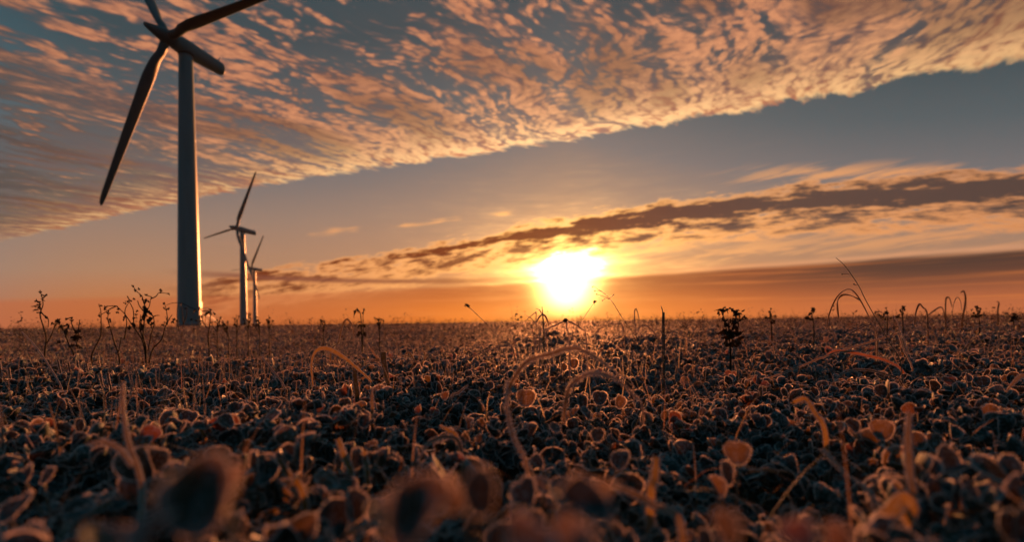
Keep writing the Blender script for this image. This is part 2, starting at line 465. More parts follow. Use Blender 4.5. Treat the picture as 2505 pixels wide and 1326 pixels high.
# ------------------------------------------------------------------ ground
def tnoise(x, y, seed, sc):
    """cheap smooth noise for arrays, -1..1"""
    r = np.random.RandomState(seed); v = 0
    for k in range(7):
        th = r.uniform(0, 2 * np.pi); f = sc * (0.6 + 0.25 * k); v = v + np.sin(f * (x * np.cos(th) + y * np.sin(th)) + r.uniform(0, 6.28)) / 7
    return v * 1.9
def S_(lo, hi, v):
    t = np.clip((np.asarray(v, float) - lo) / (hi - lo), 0, 1); return t * t * (3 - 2 * t)
def ground_z(x, y):
    x = np.asarray(x, float); y = np.asarray(y, float); D = np.hypot(x, y)
    fade = np.clip(1.2 - D / 60, 0, 1)
    return fade * (0.013 * tnoise(x, y, 3, 2.2) + 0.010 * tnoise(x, y, 4, 0.8)) + S_(1.5, 2.7, y) * S_(0.3, -0.7, x) * S_(14.0, 5.0, y) * -0.055 + 0.014 * np.exp(-((y - 1.25 + 0.1 * x) / 0.22) ** 2) * S_(0.5, -0.3, x) + 0.03 * np.clip((x - 1.0) / 4, 0, 1) * np.clip(1 - D / 40, 0, 1)
def canopy(x, y):
    """height of the clover above the soil"""
    x = np.asarray(x, float); y = np.asarray(y, float)
    h = 0.062 + 0.020 * tnoise(x, y, 11, 7.0) + 0.011 * tnoise(x, y, 12, 22.0) + 0.014 * tnoise(x, y, 13, 2.6)
    h += 0.030 * np.exp(-((y - 0.19) / 0.06) ** 2) * (0.6 + 0.5 * np.clip(x / 0.15, -1, 1))
    h -= 0.022 * np.exp(-((y - 0.42) / 0.10) ** 2) * np.clip(0.6 + x * 2, 0, 1)
    h += 0.014 * np.exp(-((y - 0.66) / 0.12) ** 2) * np.clip(0.3 + x, 0, 1)
    return np.clip(h, 0.03, 0.12)
def gz(x, y): return float(ground_z(x, y))

rad = np.concatenate([[0.0], np.geomspace(0.15, 6000.0, 110)]); NA = 220
th = np.linspace(0, 2 * np.pi, NA, endpoint=False)
vx = (rad[1:, None] * np.cos(th)[None]).ravel(); vy = (rad[1:, None] * np.sin(th)[None]).ravel()
vz = ground_z(vx, vy)
verts = [(0, 0, gz(0, 0))] + list(zip(vx.tolist(), vy.tolist(), vz.tolist())); faces = []
for k in range(NA): faces.append([0, 1 + k, 1 + (k + 1) % NA])
for i in range(len(rad) - 2):
    a0 = 1 + i * NA
    for k in range(NA): faces.append([a0 + k, a0 + NA + k, a0 + NA + (k + 1) % NA, a0 + (k + 1) % NA])
mb = MB(); mb.add(verts, faces); tag(mb.build('ground', [M['soil']]), kind='structure')

# ------------------------------------------------------------------ wind turbines
def airfoil(c, thick, n=14):
    pts = []
    for k in range(n):
        q = 2 * math.pi * k / n; x = 0.5 * (1 + math.cos(q))
        yt = 0.36 * math.sin(q) * (0.35 + 0.65 * math.sin(math.pi * min(1, (1 - x) ** 0.7)) )
        pts.append((x - 0.3, yt * thick))
    return [(px_ * c, py_ * c) for px_, py_ in pts]

def make_turbine(hub, axis, phase, R_, over, label):
    hub = Vector(hub); a = Vector(axis).normalized()
    e1 = a.cross(Vector((0, 0, 1))).normalized(); e2 = e1.cross(a).normalized()
    if e2.z < 0: e2 = -e2
    base = hub - a * over; bx, by = base.x, base.y
    root = empty('wind_turbine', (bx, by, gz(bx, by)), label, 'wind turbine', 'row of wind turbines')
    z0 = 0.0; Ht = hub.z - over * a.z - 1.25
    # tower, with flange seams
    mb = MB(); N = 64; segs = []
    rb, rt = 1.64, 0.97
    for z in [0, 0.4, 0.42, 0.55, 0.57] + list(np.linspace(1, 14.9, 12)) + [14.93, 15.0, 15.07, 15.1] + list(np.linspace(17, 29.9, 10)) + [29.93, 30.0, 30.07, 30.1] + list(np.linspace(32, Ht, 10)):
        r = rb + (rt - rb) * z / Ht
        if z in (0.42, 0.55): r += 0.12
        if z in (15.0, 30.0): r += 0.035
        segs.append((z, r))
    vs = [(r * math.cos(2 * math.pi * k / N), r * math.sin(2 * math.pi * k / N), z) for z, r in segs for k in range(N)]
    fs = [[i * N + k, i * N + (k + 1) % N, (i + 1) * N + (k + 1) % N, (i + 1) * N + k] for i in range(len(segs) - 1) for k in range(N)]
    fs.append([(len(segs) - 1) * N + k for k in range(N)])
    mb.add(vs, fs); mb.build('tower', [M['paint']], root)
    mb = MB(); vs = []
    for z, r in ((-0.3, 2.3), (0.10, 2.3), (0.14, 2.2)):
        vs += [(r * math.cos(2 * math.pi * k / 32), r * math.sin(2 * math.pi * k / 32), z) for k in range(32)]
    mb.add(vs, [[i * 32 + k, i * 32 + (k + 1) % 32, (i + 1) * 32 + (k + 1) % 32, (i + 1) * 32 + k] for i in range(2) for k in range(32)] + [[64 + k for k in range(32)]], 0, False)
    mb.build('foundation', [M['concrete']], root)
    # door, landing and stair on the side towards the sun
    ang_ = math.atan2(SUN_DIR.y, SUN_DIR.x) - math.radians(72)
    Rz = Matrix.Rotation(ang_, 3, 'Z')
    rr = rb - (rb - rt) * 2.9 / Ht
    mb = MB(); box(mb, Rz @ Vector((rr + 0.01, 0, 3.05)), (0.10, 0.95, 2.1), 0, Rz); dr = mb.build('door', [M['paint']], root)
    mb = MB(); box(mb, Rz @ Vector((rr + 0.09, 0.33, 3.0)), (0.05, 0.04, 0.22), 0, Rz); mb.build('door_handle', [M['steel']], dr)
    mb = MB(); box(mb, Rz @ Vector((rr + 0.62, 0, 1.93)), (1.2, 1.3, 0.07), 0, Rz)
    for sx in (0.25, 1.1):
        for sy in (-0.55, 0.55): box(mb, Rz @ Vector((rr + sx, sy, 0.95)), (0.07, 0.07, 1.89), 0, Rz)
    mb.build('landing', [M['steel']], root)
    mb = MB()
    for sy in (-0.61, 0.61):
        for z in (2.5, 3.05): tube(mb, [Rz @ Vector((rr + 0.05, sy, z)), Rz @ Vector((rr + 1.2, sy, z))], 0.024, 6)
        for sx in (0.2, 0.7, 1.2): tube(mb, [Rz @ Vector((rr + sx, sy, 1.97)), Rz @ Vector((rr + sx, sy, 3.05))], 0.024, 6)
        tube(mb, [Rz @ Vector((rr + 1.2, sy, 3.05)), Rz @ Vector((rr + 3.2, sy, 1.05))], 0.024, 6)
        tube(mb, [Rz @ Vector((rr + 3.2, sy, 0.0)), Rz @ Vector((rr + 3.2, sy, 1.05))], 0.024, 6)
    mb.build('handrail', [M['steel']], root)
    mb = MB()
    for k in range(9):
        f_ = (k + 0.5) / 9; box(mb, Rz @ Vector((rr + 1.2 + 2.0 * f_, 0, 1.9 - 1.85 * f_)), (0.26, 1.1, 0.04), 0, Rz)
    for sy in (-0.57, 0.57): tube(mb, [Rz @ Vector((rr + 1.2, sy, 1.9)), Rz @ Vector((rr + 3.25, sy, 0.02))], 0.05, 4)
    mb.build('stair', [M['steel']], root)
    # yaw ring
    top = Vector((0, 0, Ht)); mb = MB(); tube(mb, [top, top + Vector((0, 0, 0.12)), top + Vector((0, 0, 0.55))], [rt + 0.03, rt + 0.16, rt + 0.10], 32)
    mb.build('yaw_ring', [M['dark']], root)
    # nacelle: long barrel tapering to the tail, rounded edges
    H_ = hub - Vector((bx, by, root.location.z))
    def ring(c, w, h, n=28, p=2.6):
        out = []
        for k in range(n):
            q = 2 * math.pi * k / n; cq, sq = math.cos(q), math.sin(q)
            out.append(c + e1 * (w * math.copysign(abs(cq) ** (2 / p), cq)) + e2 * (h * math.copysign(abs(sq) ** (2 / p), sq)))
        return out
    prof = [(-0.55, 0.98, 0.98, 0), (-0.75, 1.12, 1.12, 0), (-1.6, 1.26, 1.26, 0), (-3.0, 1.26, 1.26, -0.02), (-5.0, 1.14, 1.16, -0.02), (-7.4, 1.02, 1.04, 0.0), (-8.3, 0.98, 1.0, 0.0), (-8.5, 0.94, 0.96, 0.0), (-8.53, 0.90, 0.92, 0.0)]
    mb = MB(); vs = []; n = 28
    for x_, w, h, dz in prof:
        rg = ring(H_ + a * x_ + e2 * dz, w, h, n, 2.3)
        if x_ < -8: rg = [v + a * (0.22 * ((v - H_).dot(e2)) ) for v in rg]
        vs += rg
    fs = [[i * n + k, i * n + (k + 1) % n, (i + 1) * n + (k + 1) % n, (i + 1) * n + k] for i in range(len(prof) - 1) for k in range(n)] + [list(range(n))[::-1], [(len(prof) - 1) * n + k for k in range(n)]]
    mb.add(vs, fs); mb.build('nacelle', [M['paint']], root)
    mb = MB(); mp = H_ - a * 7.7 + e2 * 0.85
    fin = [mp + a * 0.55, mp - a * 0.30, mp - a * 0.42 + e2 * 1.0, mp - a * 0.25 + e2 * 0.62]
    for s_ in (-0.035, 0.035): mb.v += [tuple(v + e1 * s_) for v in fin]
    for f in ([0, 1, 2, 3], [7, 6, 5, 4], [0, 4, 5, 1], [1, 5, 6, 2], [2, 6, 7, 3], [3, 7, 4, 0]): mb.f.append(f); mb.mi.append(0); mb.sm.append(False)
    tube(mb, [mp - a * 0.4 + e2 * 0.9 - e1 * 0.3, mp - a * 0.4 + e2 * 0.9 + e1 * 0.3], 0.035, 6)
    mb.build('wind_vane', [M['steel']], root)
    # spinner
    prof = [(-0.5, 1.04), (-0.3, 1.10), (0.3, 1.12), (0.9, 1.05), (1.5, 0.90), (2.2, 0.70), (2.9, 0.50), (3.35, 0.37), (3.55, 0.24), (3.62, 0.06)]
    mb = MB(); n = 28; vs = []
    for x_, r in prof: vs += [H_ + a * x_ + e1 * (r * math.cos(2 * math.pi * k / n)) + e2 * (r * math.sin(2 * math.pi * k / n)) for k in range(n)]
    mb.add(vs, [[i * n + k, i * n + (k + 1) % n, (i + 1) * n + (k + 1) % n, (i + 1) * n + k] for i in range(len(prof) - 1) for k in range(n)] + [[(len(prof) - 1) * n + k for k in range(n)]])
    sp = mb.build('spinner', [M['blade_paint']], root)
    # blades, feathered: the broad trailing edge looks up-wind
    for k in range(3):
        q = phase + k * 2 * math.pi / 3; rdir = e1 * math.cos(q) + e2 * math.sin(q); tan_ = rdir.cross(a).normalized()
        mb = MB(); vs = []; n = 14
        st = [(0.02, 1.5, 1.0, 0), (0.05, 1.5, 0.98, 0), (0.09, 1.5, 0.86, 0), (0.14, 1.66, 0.62, 1), (0.19, 1.9, 0.42, 2), (0.23, 2.06, 0.34, 2), (0.28, 2.02, 0.28, 3), (0.4, 1.80, 0.24, 4), (0.55, 1.60, 0.20, 5), (0.7, 1.36, 0.18, 5), (0.84, 1.12, 0.16, 6), (0.93, 0.98, 0.15, 6), (0.97, 0.82, 0.14, 6), (0.99, 0.56, 0.13, 6), (1.0, 0.20, 0.12, 6)]
        for s_, c, th_, tw in st:
            ang2 = math.radians(tw - 7); cd = a * math.cos(ang2) + tan_ * math.sin(ang2); nd = rdir.cross(cd).normalized()
            cen = H_ + a * 0.35 + rdir * (s_ * R_)
            if s_ < 0.10:
                sec = [(0.62 * c / 1.5 * math.cos(2 * math.pi * j / n), 0.62 * c / 1.5 * math.sin(2 * math.pi * j / n) * th_) for j in range(n)]
            else: sec = airfoil(c * 0.92, th_, n)
            vs += [cen + cd * x_ + nd * y_ for x_, y_ in sec]
        mb.add(vs, [[i * n + j, i * n + (j + 1) % n, (i + 1) * n + (j + 1) % n, (i + 1) * n + j] for i in range(len(st) - 1) for j in range(n)] + [list(range(n))[::-1], [(len(st) - 1) * n + j for j in range(n)]])
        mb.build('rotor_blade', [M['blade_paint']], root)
    return root
make_turbine((-52.25, 72.52, 44.8), (-0.370, -0.926, 0.0716), -1.069, 28.5, 2.5, 'nearest and by far the largest wind turbine, cut by the top edge of the photo')
make_turbine((-125.0, 214.7, 44.8), (-0.500, -0.860, 0.105), 2.020, 27.4, 2.5, 'middle-sized wind turbine of the row, standing right of the largest one')
make_turbine((-202.5, 366.3, 44.8), (-0.500, -0.864, 0.070), 2.104, 28.5, 2.5, 'farthest and smallest wind turbine, just right of the middle-sized one')

# ------------------------------------------------------------------ clover cover and litter (nobody could count it)
RS = np.random.RandomState(7)
def leaf_template(kind, detail):
    """leaflet in its own frame: root at the origin, length along +y, up = +z, unit length. faces with material 0 = skin, 1 = frost"""
    n = {3: 22, 2: 12, 1: 7}[detail]
    wid, notch, cup, fold = [(0.44, 0.0, 0.30, 0.08), (0.38, 0.05, 0.55, 0.16), (0.50, 0.10, 0.16, 0.02), (0.33, 0.0, 0.15, 0.34), (0.42, 0.03, -0.40, 0.05), (0.24, 0.0, -0.55, 0.20), (0.30, 0.0, 0.9, 0.25)][kind]
    def outl(q, s):
        x = wid * math.sin(q) * (1 + 0.16 * math.cos(q) + 0.05 * math.sin(3 * q + 2 * kind)); y = 0.52 + 0.5 * math.cos(q) + 0.02 * math.sin(4 * q + kind)
        y -= notch * math.exp(-(q_wrap(q) / 0.35) ** 2)
        y = max(y, 0.0); return (x * s, 0.5 + (y - 0.5) * s)
    def q_wrap(q): return (q + math.pi) % (2 * math.pi) - math.pi
    def zf(x, y): return cup * ((x / wid) ** 2 * 0.5 + (y - 0.5) ** 2 * 0.9) + fold * abs(x) / wid + 0.035 * math.sin(9 * x + kind) * math.sin(7 * y + 2 * kind)
    vs, fs, mi, rm = [], [], [], []
    qs = [2 * math.pi * k / n for k in range(n)]
    rings = {3: [0.45, 0.95], 2: [0.95], 1: [0.93]}[detail]
    vs.append((0, 0.5, 0.0))
    for s in rings:
        for q in qs:
            if s > 0.8: x, y = outl(q, 1 - (1 - s) * (0.25 + 0.75 * max(0.0, math.cos(q * 0.5)) ** 1.5 * (0.8 + 0.4 * math.sin(7 * q + kind))))
            else: x, y = outl(q, s)
            vs.append((x, y, zf(x, y)))
    base = 1
    for k in range(n): fs.append((0, base + k, base + (k + 1) % n)); mi.append(0)
    for r in range(len(rings) - 1):
        a, b = base + r * n, base + (r + 1) * n
        for k in range(n): fs.append((a + k, b + k, b + (k + 1) % n, a + (k + 1) % n)); mi.append(0)
    last = base + (len(rings) - 1) * n
    lip = {3: [(0.985, 0.018), (1.012, 0.006), (1.008, -0.014)], 2: [(1.02, 0.0)], 1: [(1.02, 0.01)]}[detail]
    for s, dz in lip:
        for k, q in enumerate(qs):
            jit = 1 + (0.02 * math.sin(5 * q + kind) + 0.015 * math.sin(11 * q))
            x, y = outl(q, s * jit); vs.append((x, y, zf(x, y) + dz))
        b = len(vs) - n
        for k in range(n): fs.append((last + k, b + k, b + (k + 1) % n, last + (k + 1) % n)); mi.append(1)
        last = b
    if detail == 3:                                    # needles of rime round the lip
        r_ = random.Random(kind)
        for k in range(84):
            q = 2 * math.pi * (k + r_.random()) / 84; x, y = outl(q, 1.0); z = zf(x, y)
            nx, ny = outl(q + r_.uniform(-.06, .06), 1.0 + r_.uniform(0.04, 0.13)); nzv = z + r_.uniform(-0.05, 0.09)
            dq = 0.022; xa, ya = outl(q - dq, 1.0); xb, yb = outl(q + dq, 1.0); i = len(vs)
            vs += [(xa, ya, z + 0.02), (xb, yb, z - 0.02), (nx, ny, nzv)]; fs.append((i, i + 1, i + 2)); mi.append(1)
    V_ = np.array(vs); ed = np.hypot(V_[:, 0] / wid, (V_[:, 1] - 0.5) / 0.5); rm = np.clip((ed - 0.35) / 0.65, 0, 1) ** 1.5
    rm = np.maximum(rm, 0.8 * np.exp(-(V_[:, 0] / 0.05) ** 2))          # rime gathers along the rim and the midrib
    return V_, fs, np.array(mi), rm

class Mass:
    """big merged mesh made from transformed templates"""
    def __init__(self): self.v, self.lv, self.ls, self.mi, self.tn, self.rm, self.nv = [], [], [], [], [], [], 0
    def add(self, tmpl, pos, R3, scale, tone):
        vs, fs, mi, rm = tmpl; n = len(pos)
        if n == 0: return
        P_ = np.einsum('nij,vj->nvi', R3 * scale[:, None, None], vs) + pos[:, None, :]
        sizes = np.array([len(f) for f in fs]); flat = np.concatenate([np.array(f) for f in fs])
        self.v.append(P_.reshape(-1, 3).astype(np.float32))
        self.lv.append((flat[None, :] + (self.nv + np.arange(n) * len(vs))[:, None]).ravel().astype(np.int32))
        self.ls.append(np.tile(sizes, n).astype(np.int32)); self.mi.append(np.tile(mi, n).astype(np.int32))
        self.tn.append(np.repeat(tone, len(vs)).astype(np.float32)); self.rm.append(np.tile(rm, n).astype(np.float32)); self.nv += n * len(vs)
    def raw(self, verts, quads, mi, tone):
        """verts (n,3); quads (m,4)"""
        self.v.append(verts.astype(np.float32)); self.lv.append((quads + self.nv).ravel().astype(np.int32))
        self.ls.append(np.full(len(quads), 4, np.int32)); self.mi.append(np.asarray(mi, np.int32)); self.tn.append(tone.astype(np.float32)); self.rm.append(np.full(len(verts), 0.3, np.float32)); self.nv += len(verts)
    def build(self, name, mats):
        v = np.concatenate(self.v); lv = np.concatenate(self.lv); ls = np.concatenate(self.ls); mi = np.concatenate(self.mi); tn = np.concatenate(self.tn)
        me = bpy.data.meshes.new(name)
        me.vertices.add(len(v)); me.vertices.foreach_set('co', v.ravel())
        me.loops.add(len(lv)); me.loops.foreach_set('vertex_index', lv)
        me.polygons.add(len(ls)); st = np.zeros(len(ls), np.int32); st[1:] = np.cumsum(ls)[:-1]
        me.polygons.foreach_set('loop_start', st)
        for m_ in mats: me.materials.append(m_)
        me.polygons.foreach_set('material_index', mi)
        me.attributes.new('tone', 'FLOAT', 'POINT').data.foreach_set('value', tn)
        me.attributes.new('rime', 'FLOAT', 'POINT').data.foreach_set('value', np.concatenate(self.rm))
        me.update(calc_edges=True)
        me.polygons.foreach_set('use_smooth', np.ones(len(ls), bool))
        print(name, len(v), 'verts', len(ls), 'faces')
        o = bpy.data.objects.new(name, me); link(o); return o

def rot_from(dirv, up):
    """matrices whose +y = dirv and +z close to up"""
    y = dirv / np.linalg.norm(dirv, axis=1, keepdims=True)
    x = np.cross(y, up); x /= np.linalg.norm(x, axis=1, keepdims=True) + 1e-9
    z = np.cross(x, y); return np.stack([x, y, z], axis=2)

def scatter(d0, d1, dens, half=0.93, margin=0.0):
    """points in the wedge seen by the camera (and a little beside it), density per square metre"""
    tanh_ = 1.09 + 0.12
    x0 = tanh_ * d1 + margin; n = RS.poisson(dens * 2 * x0 * (d1 - d0))
    x = RS.uniform(-x0, x0, n); y = RS.uniform(d0, d1, n)
    k = np.abs(x) < tanh_ * y + margin; return x[k], y[k]

def clover(mass, x, y, detail, size, stems=True, nleaf=3):
    n = len(x)
    g = ground_z(x, y); h = canopy(x, y)
    hs = h * RS.uniform(0.55, 1.08, n)
    lx, ly = RS.normal(0, 0.008, n), RS.normal(0, 0.008, n)
    top = np.stack([x + lx, y + ly, g + hs], 1)
    az0 = RS.uniform(0, 2 * np.pi, n); sz = size * np.clip(RS.lognormal(0, 0.28, n), 0.5, 1.75)
    tone0 = RS.uniform(0, 0.60, n); dry = RS.uniform(0, 1, n) > 0.965
    tone0 = np.where(dry, RS.uniform(0.8, 1.0, n), tone0)
    for j in range(nleaf):
        a_ = az0 + j * 2 * np.pi / nleaf + RS.normal(0, 0.35, n)
        tilt = np.clip(RS.normal(0.45, 0.65, n), -0.9, 1.5)
        dv = np.stack([np.cos(a_) * np.cos(tilt), np.sin(a_) * np.cos(tilt), np.sin(tilt)], 1)
        up = np.tile([0, 0, 1.0], (n, 1)) + RS.normal(0, 0.5, (n, 3))
        R3 = rot_from(dv, up)
        kind = RS.choice(7, n, p=[.17, .16, .15, .14, .14, .12, .12]); s_ = sz * RS.uniform(0.75, 1.15, n)
        pos = top + RS.normal(0, 0.002, (n, 3))
        for kd in range(7):
            m_ = kind == kd; mass.add(TM[detail][kd], pos[m_], R3[m_], s_[m_], np.clip(tone0[m_] + RS.normal(0, 0.04, m_.sum()), 0, 1))
    if stems:
        b = np.stack([x, y, g], 1); w = 0.0007 * (1 if detail > 1 else 2)
        sd = rot_from(top - b + 1e-6, np.tile([1.0, 0.3, 0], (n, 1)))
        vs = []
        for p in (b, (b + top) / 2 + RS.normal(0, 0.003, (n, 3)), top):
            for c_, s2 in ((1, 0), (-0.5, 0.87), (-0.5, -0.87)): vs.append(p + sd[:, :, 0] * (w * c_) + sd[:, :, 2] * (w * s2))
        vs = np.stack(vs, 1).reshape(-1, 3)
        q = np.array([[i * 3 + k, i * 3 + (k + 1) % 3, (i + 1) * 3 + (k + 1) % 3, (i + 1) * 3 + k] for i in range(2) for k in range(3)])
        quads = (q[None] + (np.arange(n) * 9)[:, None, None]).reshape(-1, 4)
        mass.raw(vs, quads, np.full(len(quads), 2), np.repeat(tone0, 9))
TM = {d_: [leaf_template(k, d_) for k in range(7)] for d_ in (1, 2, 3)}
LM = [M['leaf'], M['frost'], M['straw']]
ms = Mass(); x, y = scatter(0.17, 1.1, 3000, margin=0.1)
clover(ms, x, y, 3, 0.0168); tag(ms.build('frosted_clover_near', LM), 'near frosted clover leaves in front of the camera', 'clover', kind='stuff')
ms = Mass(); x, y = scatter(1.1, 4.0, 1900); clover(ms, x, y, 2, 0.0172); tag(ms.build('frosted_clover_field', LM), 'frosted clover leaves in the middle of the field', 'clover', kind='stuff')
def beside(y0, y1, dens, reach=0.9):
    """the strip on both sides of the wedge, for a camera that steps aside"""
    n = RS.poisson(dens * 2 * reach * (y1 - y0)); y = RS.uniform(y0, y1, n)
    x = RS.choice([-1, 1], n) * (np.maximum(1.21 * y, 0) + 0.1 + RS.uniform(0, reach, n)); return x, y
ms = Mass(); x, y = beside(-0.3, 1.6, 1300); clover(ms, x, y, 2, 0.018); x, y = beside(1.6, 5.0, 700); clover(ms, x, y, 1, 0.020, False)
x = RS.uniform(-0.35, 0.35, 500); y = RS.uniform(-0.35, 0.13, 500); k = np.hypot(x, y) > 0.12; clover(ms, x[k], y[k], 2, 0.016)
tag(ms.build('frosted_clover_margin', LM), 'frosted clover leaves beside and behind the camera', 'clover', kind='stuff')
ms = Mass(); x, y = scatter(4.0, 9.0, 520); clover(ms, x, y, 1, 0.021, False)
x, y = scatter(9.0, 24.0, 80); clover(ms, x, y, 1, 0.038, False)
x, y = scatter(24.0, 90.0, 5); clover(ms, x, y, 1, 0.11, False)
tag(ms.build('clover_field_beyond', LM), 'far frosted clover reaching to the horizon', 'clover', kind='stuff')

def blades(mass, x, y, length, width, lean, curl, tone, mi=0, rim=True, z_off=0.0, seg=6):
    """arching grass blades and stubble as thin folded strips with frosted edges"""
    n = len(x); b = np.stack([x, y, ground_z(x, y) + z_off], 1); a_ = RS.uniform(0, 2 * np.pi, n)
    hd = np.stack([np.cos(a_), np.sin(a_), np.zeros(n)], 1); side = np.stack([-np.sin(a_), np.cos(a_), np.zeros(n)], 1)
    side = side * np.cos(RS.uniform(-0.8, 0.8, n))[:, None] + hd * 0.3; P0 = b.copy(); th_ = np.pi / 2 - lean; rows = []; fr = []
    for i in range(seg + 1):
        u = i / seg; w = width * (1 - u ** 2.2 * 0.85)
        upv = np.stack([np.zeros(n), np.zeros(n), np.ones(n)], 1)
        rows.append(np.stack([P0 - side * w[:, None] / 2, P0 - upv * (w[:, None] * 0.2) , P0 + side * w[:, None] / 2], 1))
        e = (w * 0.15)[:, None]
        fr.append(np.stack([P0 - side * w[:, None] * 0.5 - side * e, P0 + side * w[:, None] * 0.5 + side * e], 1))
        ang_ = th_ - curl * u
        st = (length / seg)[:, None] * (hd * np.cos(ang_)[:, None] + upv * np.sin(ang_)[:, None]); P0 = P0 + st
    vs = np.concatenate([np.stack(rows, 1).reshape(n, -1, 3), np.stack(fr, 1).reshape(n, -1, 3)], 1); nv = vs.shape[1]; o = 3 * (seg + 1); q = []; m_ = []
    for i in range(seg):
        for k in range(2): q.append([i * 3 + k, i * 3 + k + 1, (i + 1) * 3 + k + 1, (i + 1) * 3 + k]); m_.append(mi)
        if rim:
            q.append([o + i * 2, i * 3, (i + 1) * 3, o + (i + 1) * 2]); m_.append(1)
            q.append([i * 3 + 2, o + i * 2 + 1, o + (i + 1) * 2 + 1, (i + 1) * 3 + 2]); m_.append(1)
    q = np.array(q); quads = (q[None] + (np.arange(n) * nv)[:, None, None]).reshape(-1, 4)
    mass.raw(vs.reshape(-1, 3), quads, np.tile(m_, n), np.repeat(tone, nv))
def rnd(n, a, b): return RS.uniform(a, b, n)
ms = Mass()
for d0, d1, dn_, ls_, ws_ in ((0.3, 1.5, 800, 1.0, 0.6), (1.5, 4.5, 600, 1.1, 0.8), (4.5, 10.0, 150, 1.3, 1.5), (10.0, 30.0, 10, 1.9, 3.5)):
    x, y = scatter(d0, d1, dn_); n = len(x)
    blades(ms, x, y, rnd(n, 0.07, 0.17) * ls_ ** 0.5, rnd(n, 0.0012, 0.0030) * ws_, rnd(n, 0.0, 0.9), rnd(n, 0.3, 2.6), rnd(n, 0.2, 0.95))
    x, y = scatter(d0, d1, dn_ * 0.8); k = tnoise(x, y, 21, 2.0) - 0.5 * x > 0.25; x, y = x[k], y[k]; n = len(x)
    blades(ms, x, y, rnd(n, 0.075, 0.125), rnd(n, 0.0022, 0.0038) * ws_ ** 0.5, rnd(n, 0.0, 0.35), rnd(n, 0.0, 0.1), rnd(n, 0.0, 0.6), 2)
tag(ms.build('grass_and_stubble', [M['blade'], M['frost'], M['straw']]), 'frosted grass blades and cut straw stubble among the clover', 'grass', kind='stuff')

# fringe of small weeds against the sky
ms = Mass()
for d0, d1, dn_, sc in ((3.0, 8.0, 7.0, 0.95), (3.5, 9.0, 0.7, 1.30), (8.0, 20.0, 4.0, 1.15), (20.0, 60.0, 0.9, 1.5)):
    x, y = scatter(d0, d1, dn_); n = len(x)
    for j in range(4):
        blades(ms, x + RS.normal(0, 0.012, n), y + RS.normal(0, 0.012, n), rnd(n, 0.12, 0.30) * sc, rnd(n, 0.0016, 0.0034) * sc, rnd(n, 0.0, 0.35), rnd(n, 0.0, 1.4), rnd(n, 0.2, 0.9), 0, False, 0.0, 7)
    h_ = rnd(n, 0.10, 0.30) * sc * (1 + 0.35 * S_(-0.8, -3.0, x)); g = ground_z(x, y)
    for j in range(12):
        pos = np.stack([x + RS.normal(0, 0.013, n) * sc, y + RS.normal(0, 0.013, n) * sc, g + h_ * RS.uniform(0.4, 1.0, n)], 1)
        ms.add(TM[1][j % 5], pos, rot_from(RS.normal(0, 1, (n, 3)) + 1e-3, RS.normal(0, 1, (n, 3))), rnd(n, 0.006, 0.020) * sc, rnd(n, 0, 1))
tag(ms.build('weeds_on_the_skyline', [M['weed'], M['straw'], M['straw']]), 'fringe of tiny withered weeds along the horizon', 'weeds', kind='stuff')

# melting rime: tiny drops that catch the sun
m, nt = material('water_drop'); pr = principled(nt, (0.35, 0.35, 0.36), 0.12, 0.9); finish(nt, pr.outputs[0]); M['water'] = m
bm = bmesh.new(); bmesh.ops.create_icosphere(bm, subdivisions=2, radius=1.0)
DT = (np.array([v.co[:] for v in bm.verts]), [tuple(v.index for v in f.verts) for f in bm.faces], np.zeros(len(bm.faces), int), np.zeros(len(bm.verts))); bm.free()
x, y = scatter(0.3, 1.6, 110); n = len(x)
pos = np.stack([x, y, ground_z(x, y) + canopy(x, y) * rnd(n, 0.85, 1.2)], 1)
ms = Mass(); ms.add(DT, pos, np.tile(np.eye(3), (n, 1, 1)), rnd(n, 0.0004, 0.0010), np.zeros(n))
tag(ms.build('dew_drops', [M['water']]), 'tiny water drops glinting on the leaves', 'dew drops', kind='stuff')

# ------------------------------------------------------------------ single plants standing out of the clover
RG = random.Random(5)
def at(px, py, d):
    """the point of the field seen at a pixel of the photograph, d metres ahead"""
    return Vector((0, 0, CAMZ)) + ray(px, py) * d
def route(pts, ground=True):
    out = [at(*p) for p in pts]
    if ground:
        e = out[-1]; prev = out[-2]; dirh = Vector((e.x - prev.x, e.y - prev.y, 0)) * 0.15
        z = gz(e.x, e.y) - 0.004
        if e.z > z: out.append(Vector((e.x + dirh.x, e.y + dirh.y + 0.004, z)))
    return out
def wob(pts, amp, rng=RG):
    return [p + Vector((rng.gauss(0, amp), rng.gauss(0, amp), rng.gauss(0, amp))) if 0 < i < len(pts) - 1 else p for i, p in enumerate(pts)]
GRASS = 'frosted grass stems and blades rising from the clover'
WEEDS = 'withered weeds against the low sky'
CLOVER = 'clover plants close to the camera'
def blob(mb, c, r, mi=0, stretch=(1, 1, 1), rough=0.25, sub=2, rng=RG):
    bm = bmesh.new(); bmesh.ops.create_icosphere(bm, subdivisions=sub, radius=1.0)
    vs = [Vector((v.co.x * stretch[0], v.co.y * stretch[1], v.co.z * stretch[2])) * (r * (1 + rng.uniform(-rough, rough))) + Vector(c) for v in bm.verts]
    mb.add(vs, [[v.index for v in f.verts] for f in bm.faces], mi); bm.free()

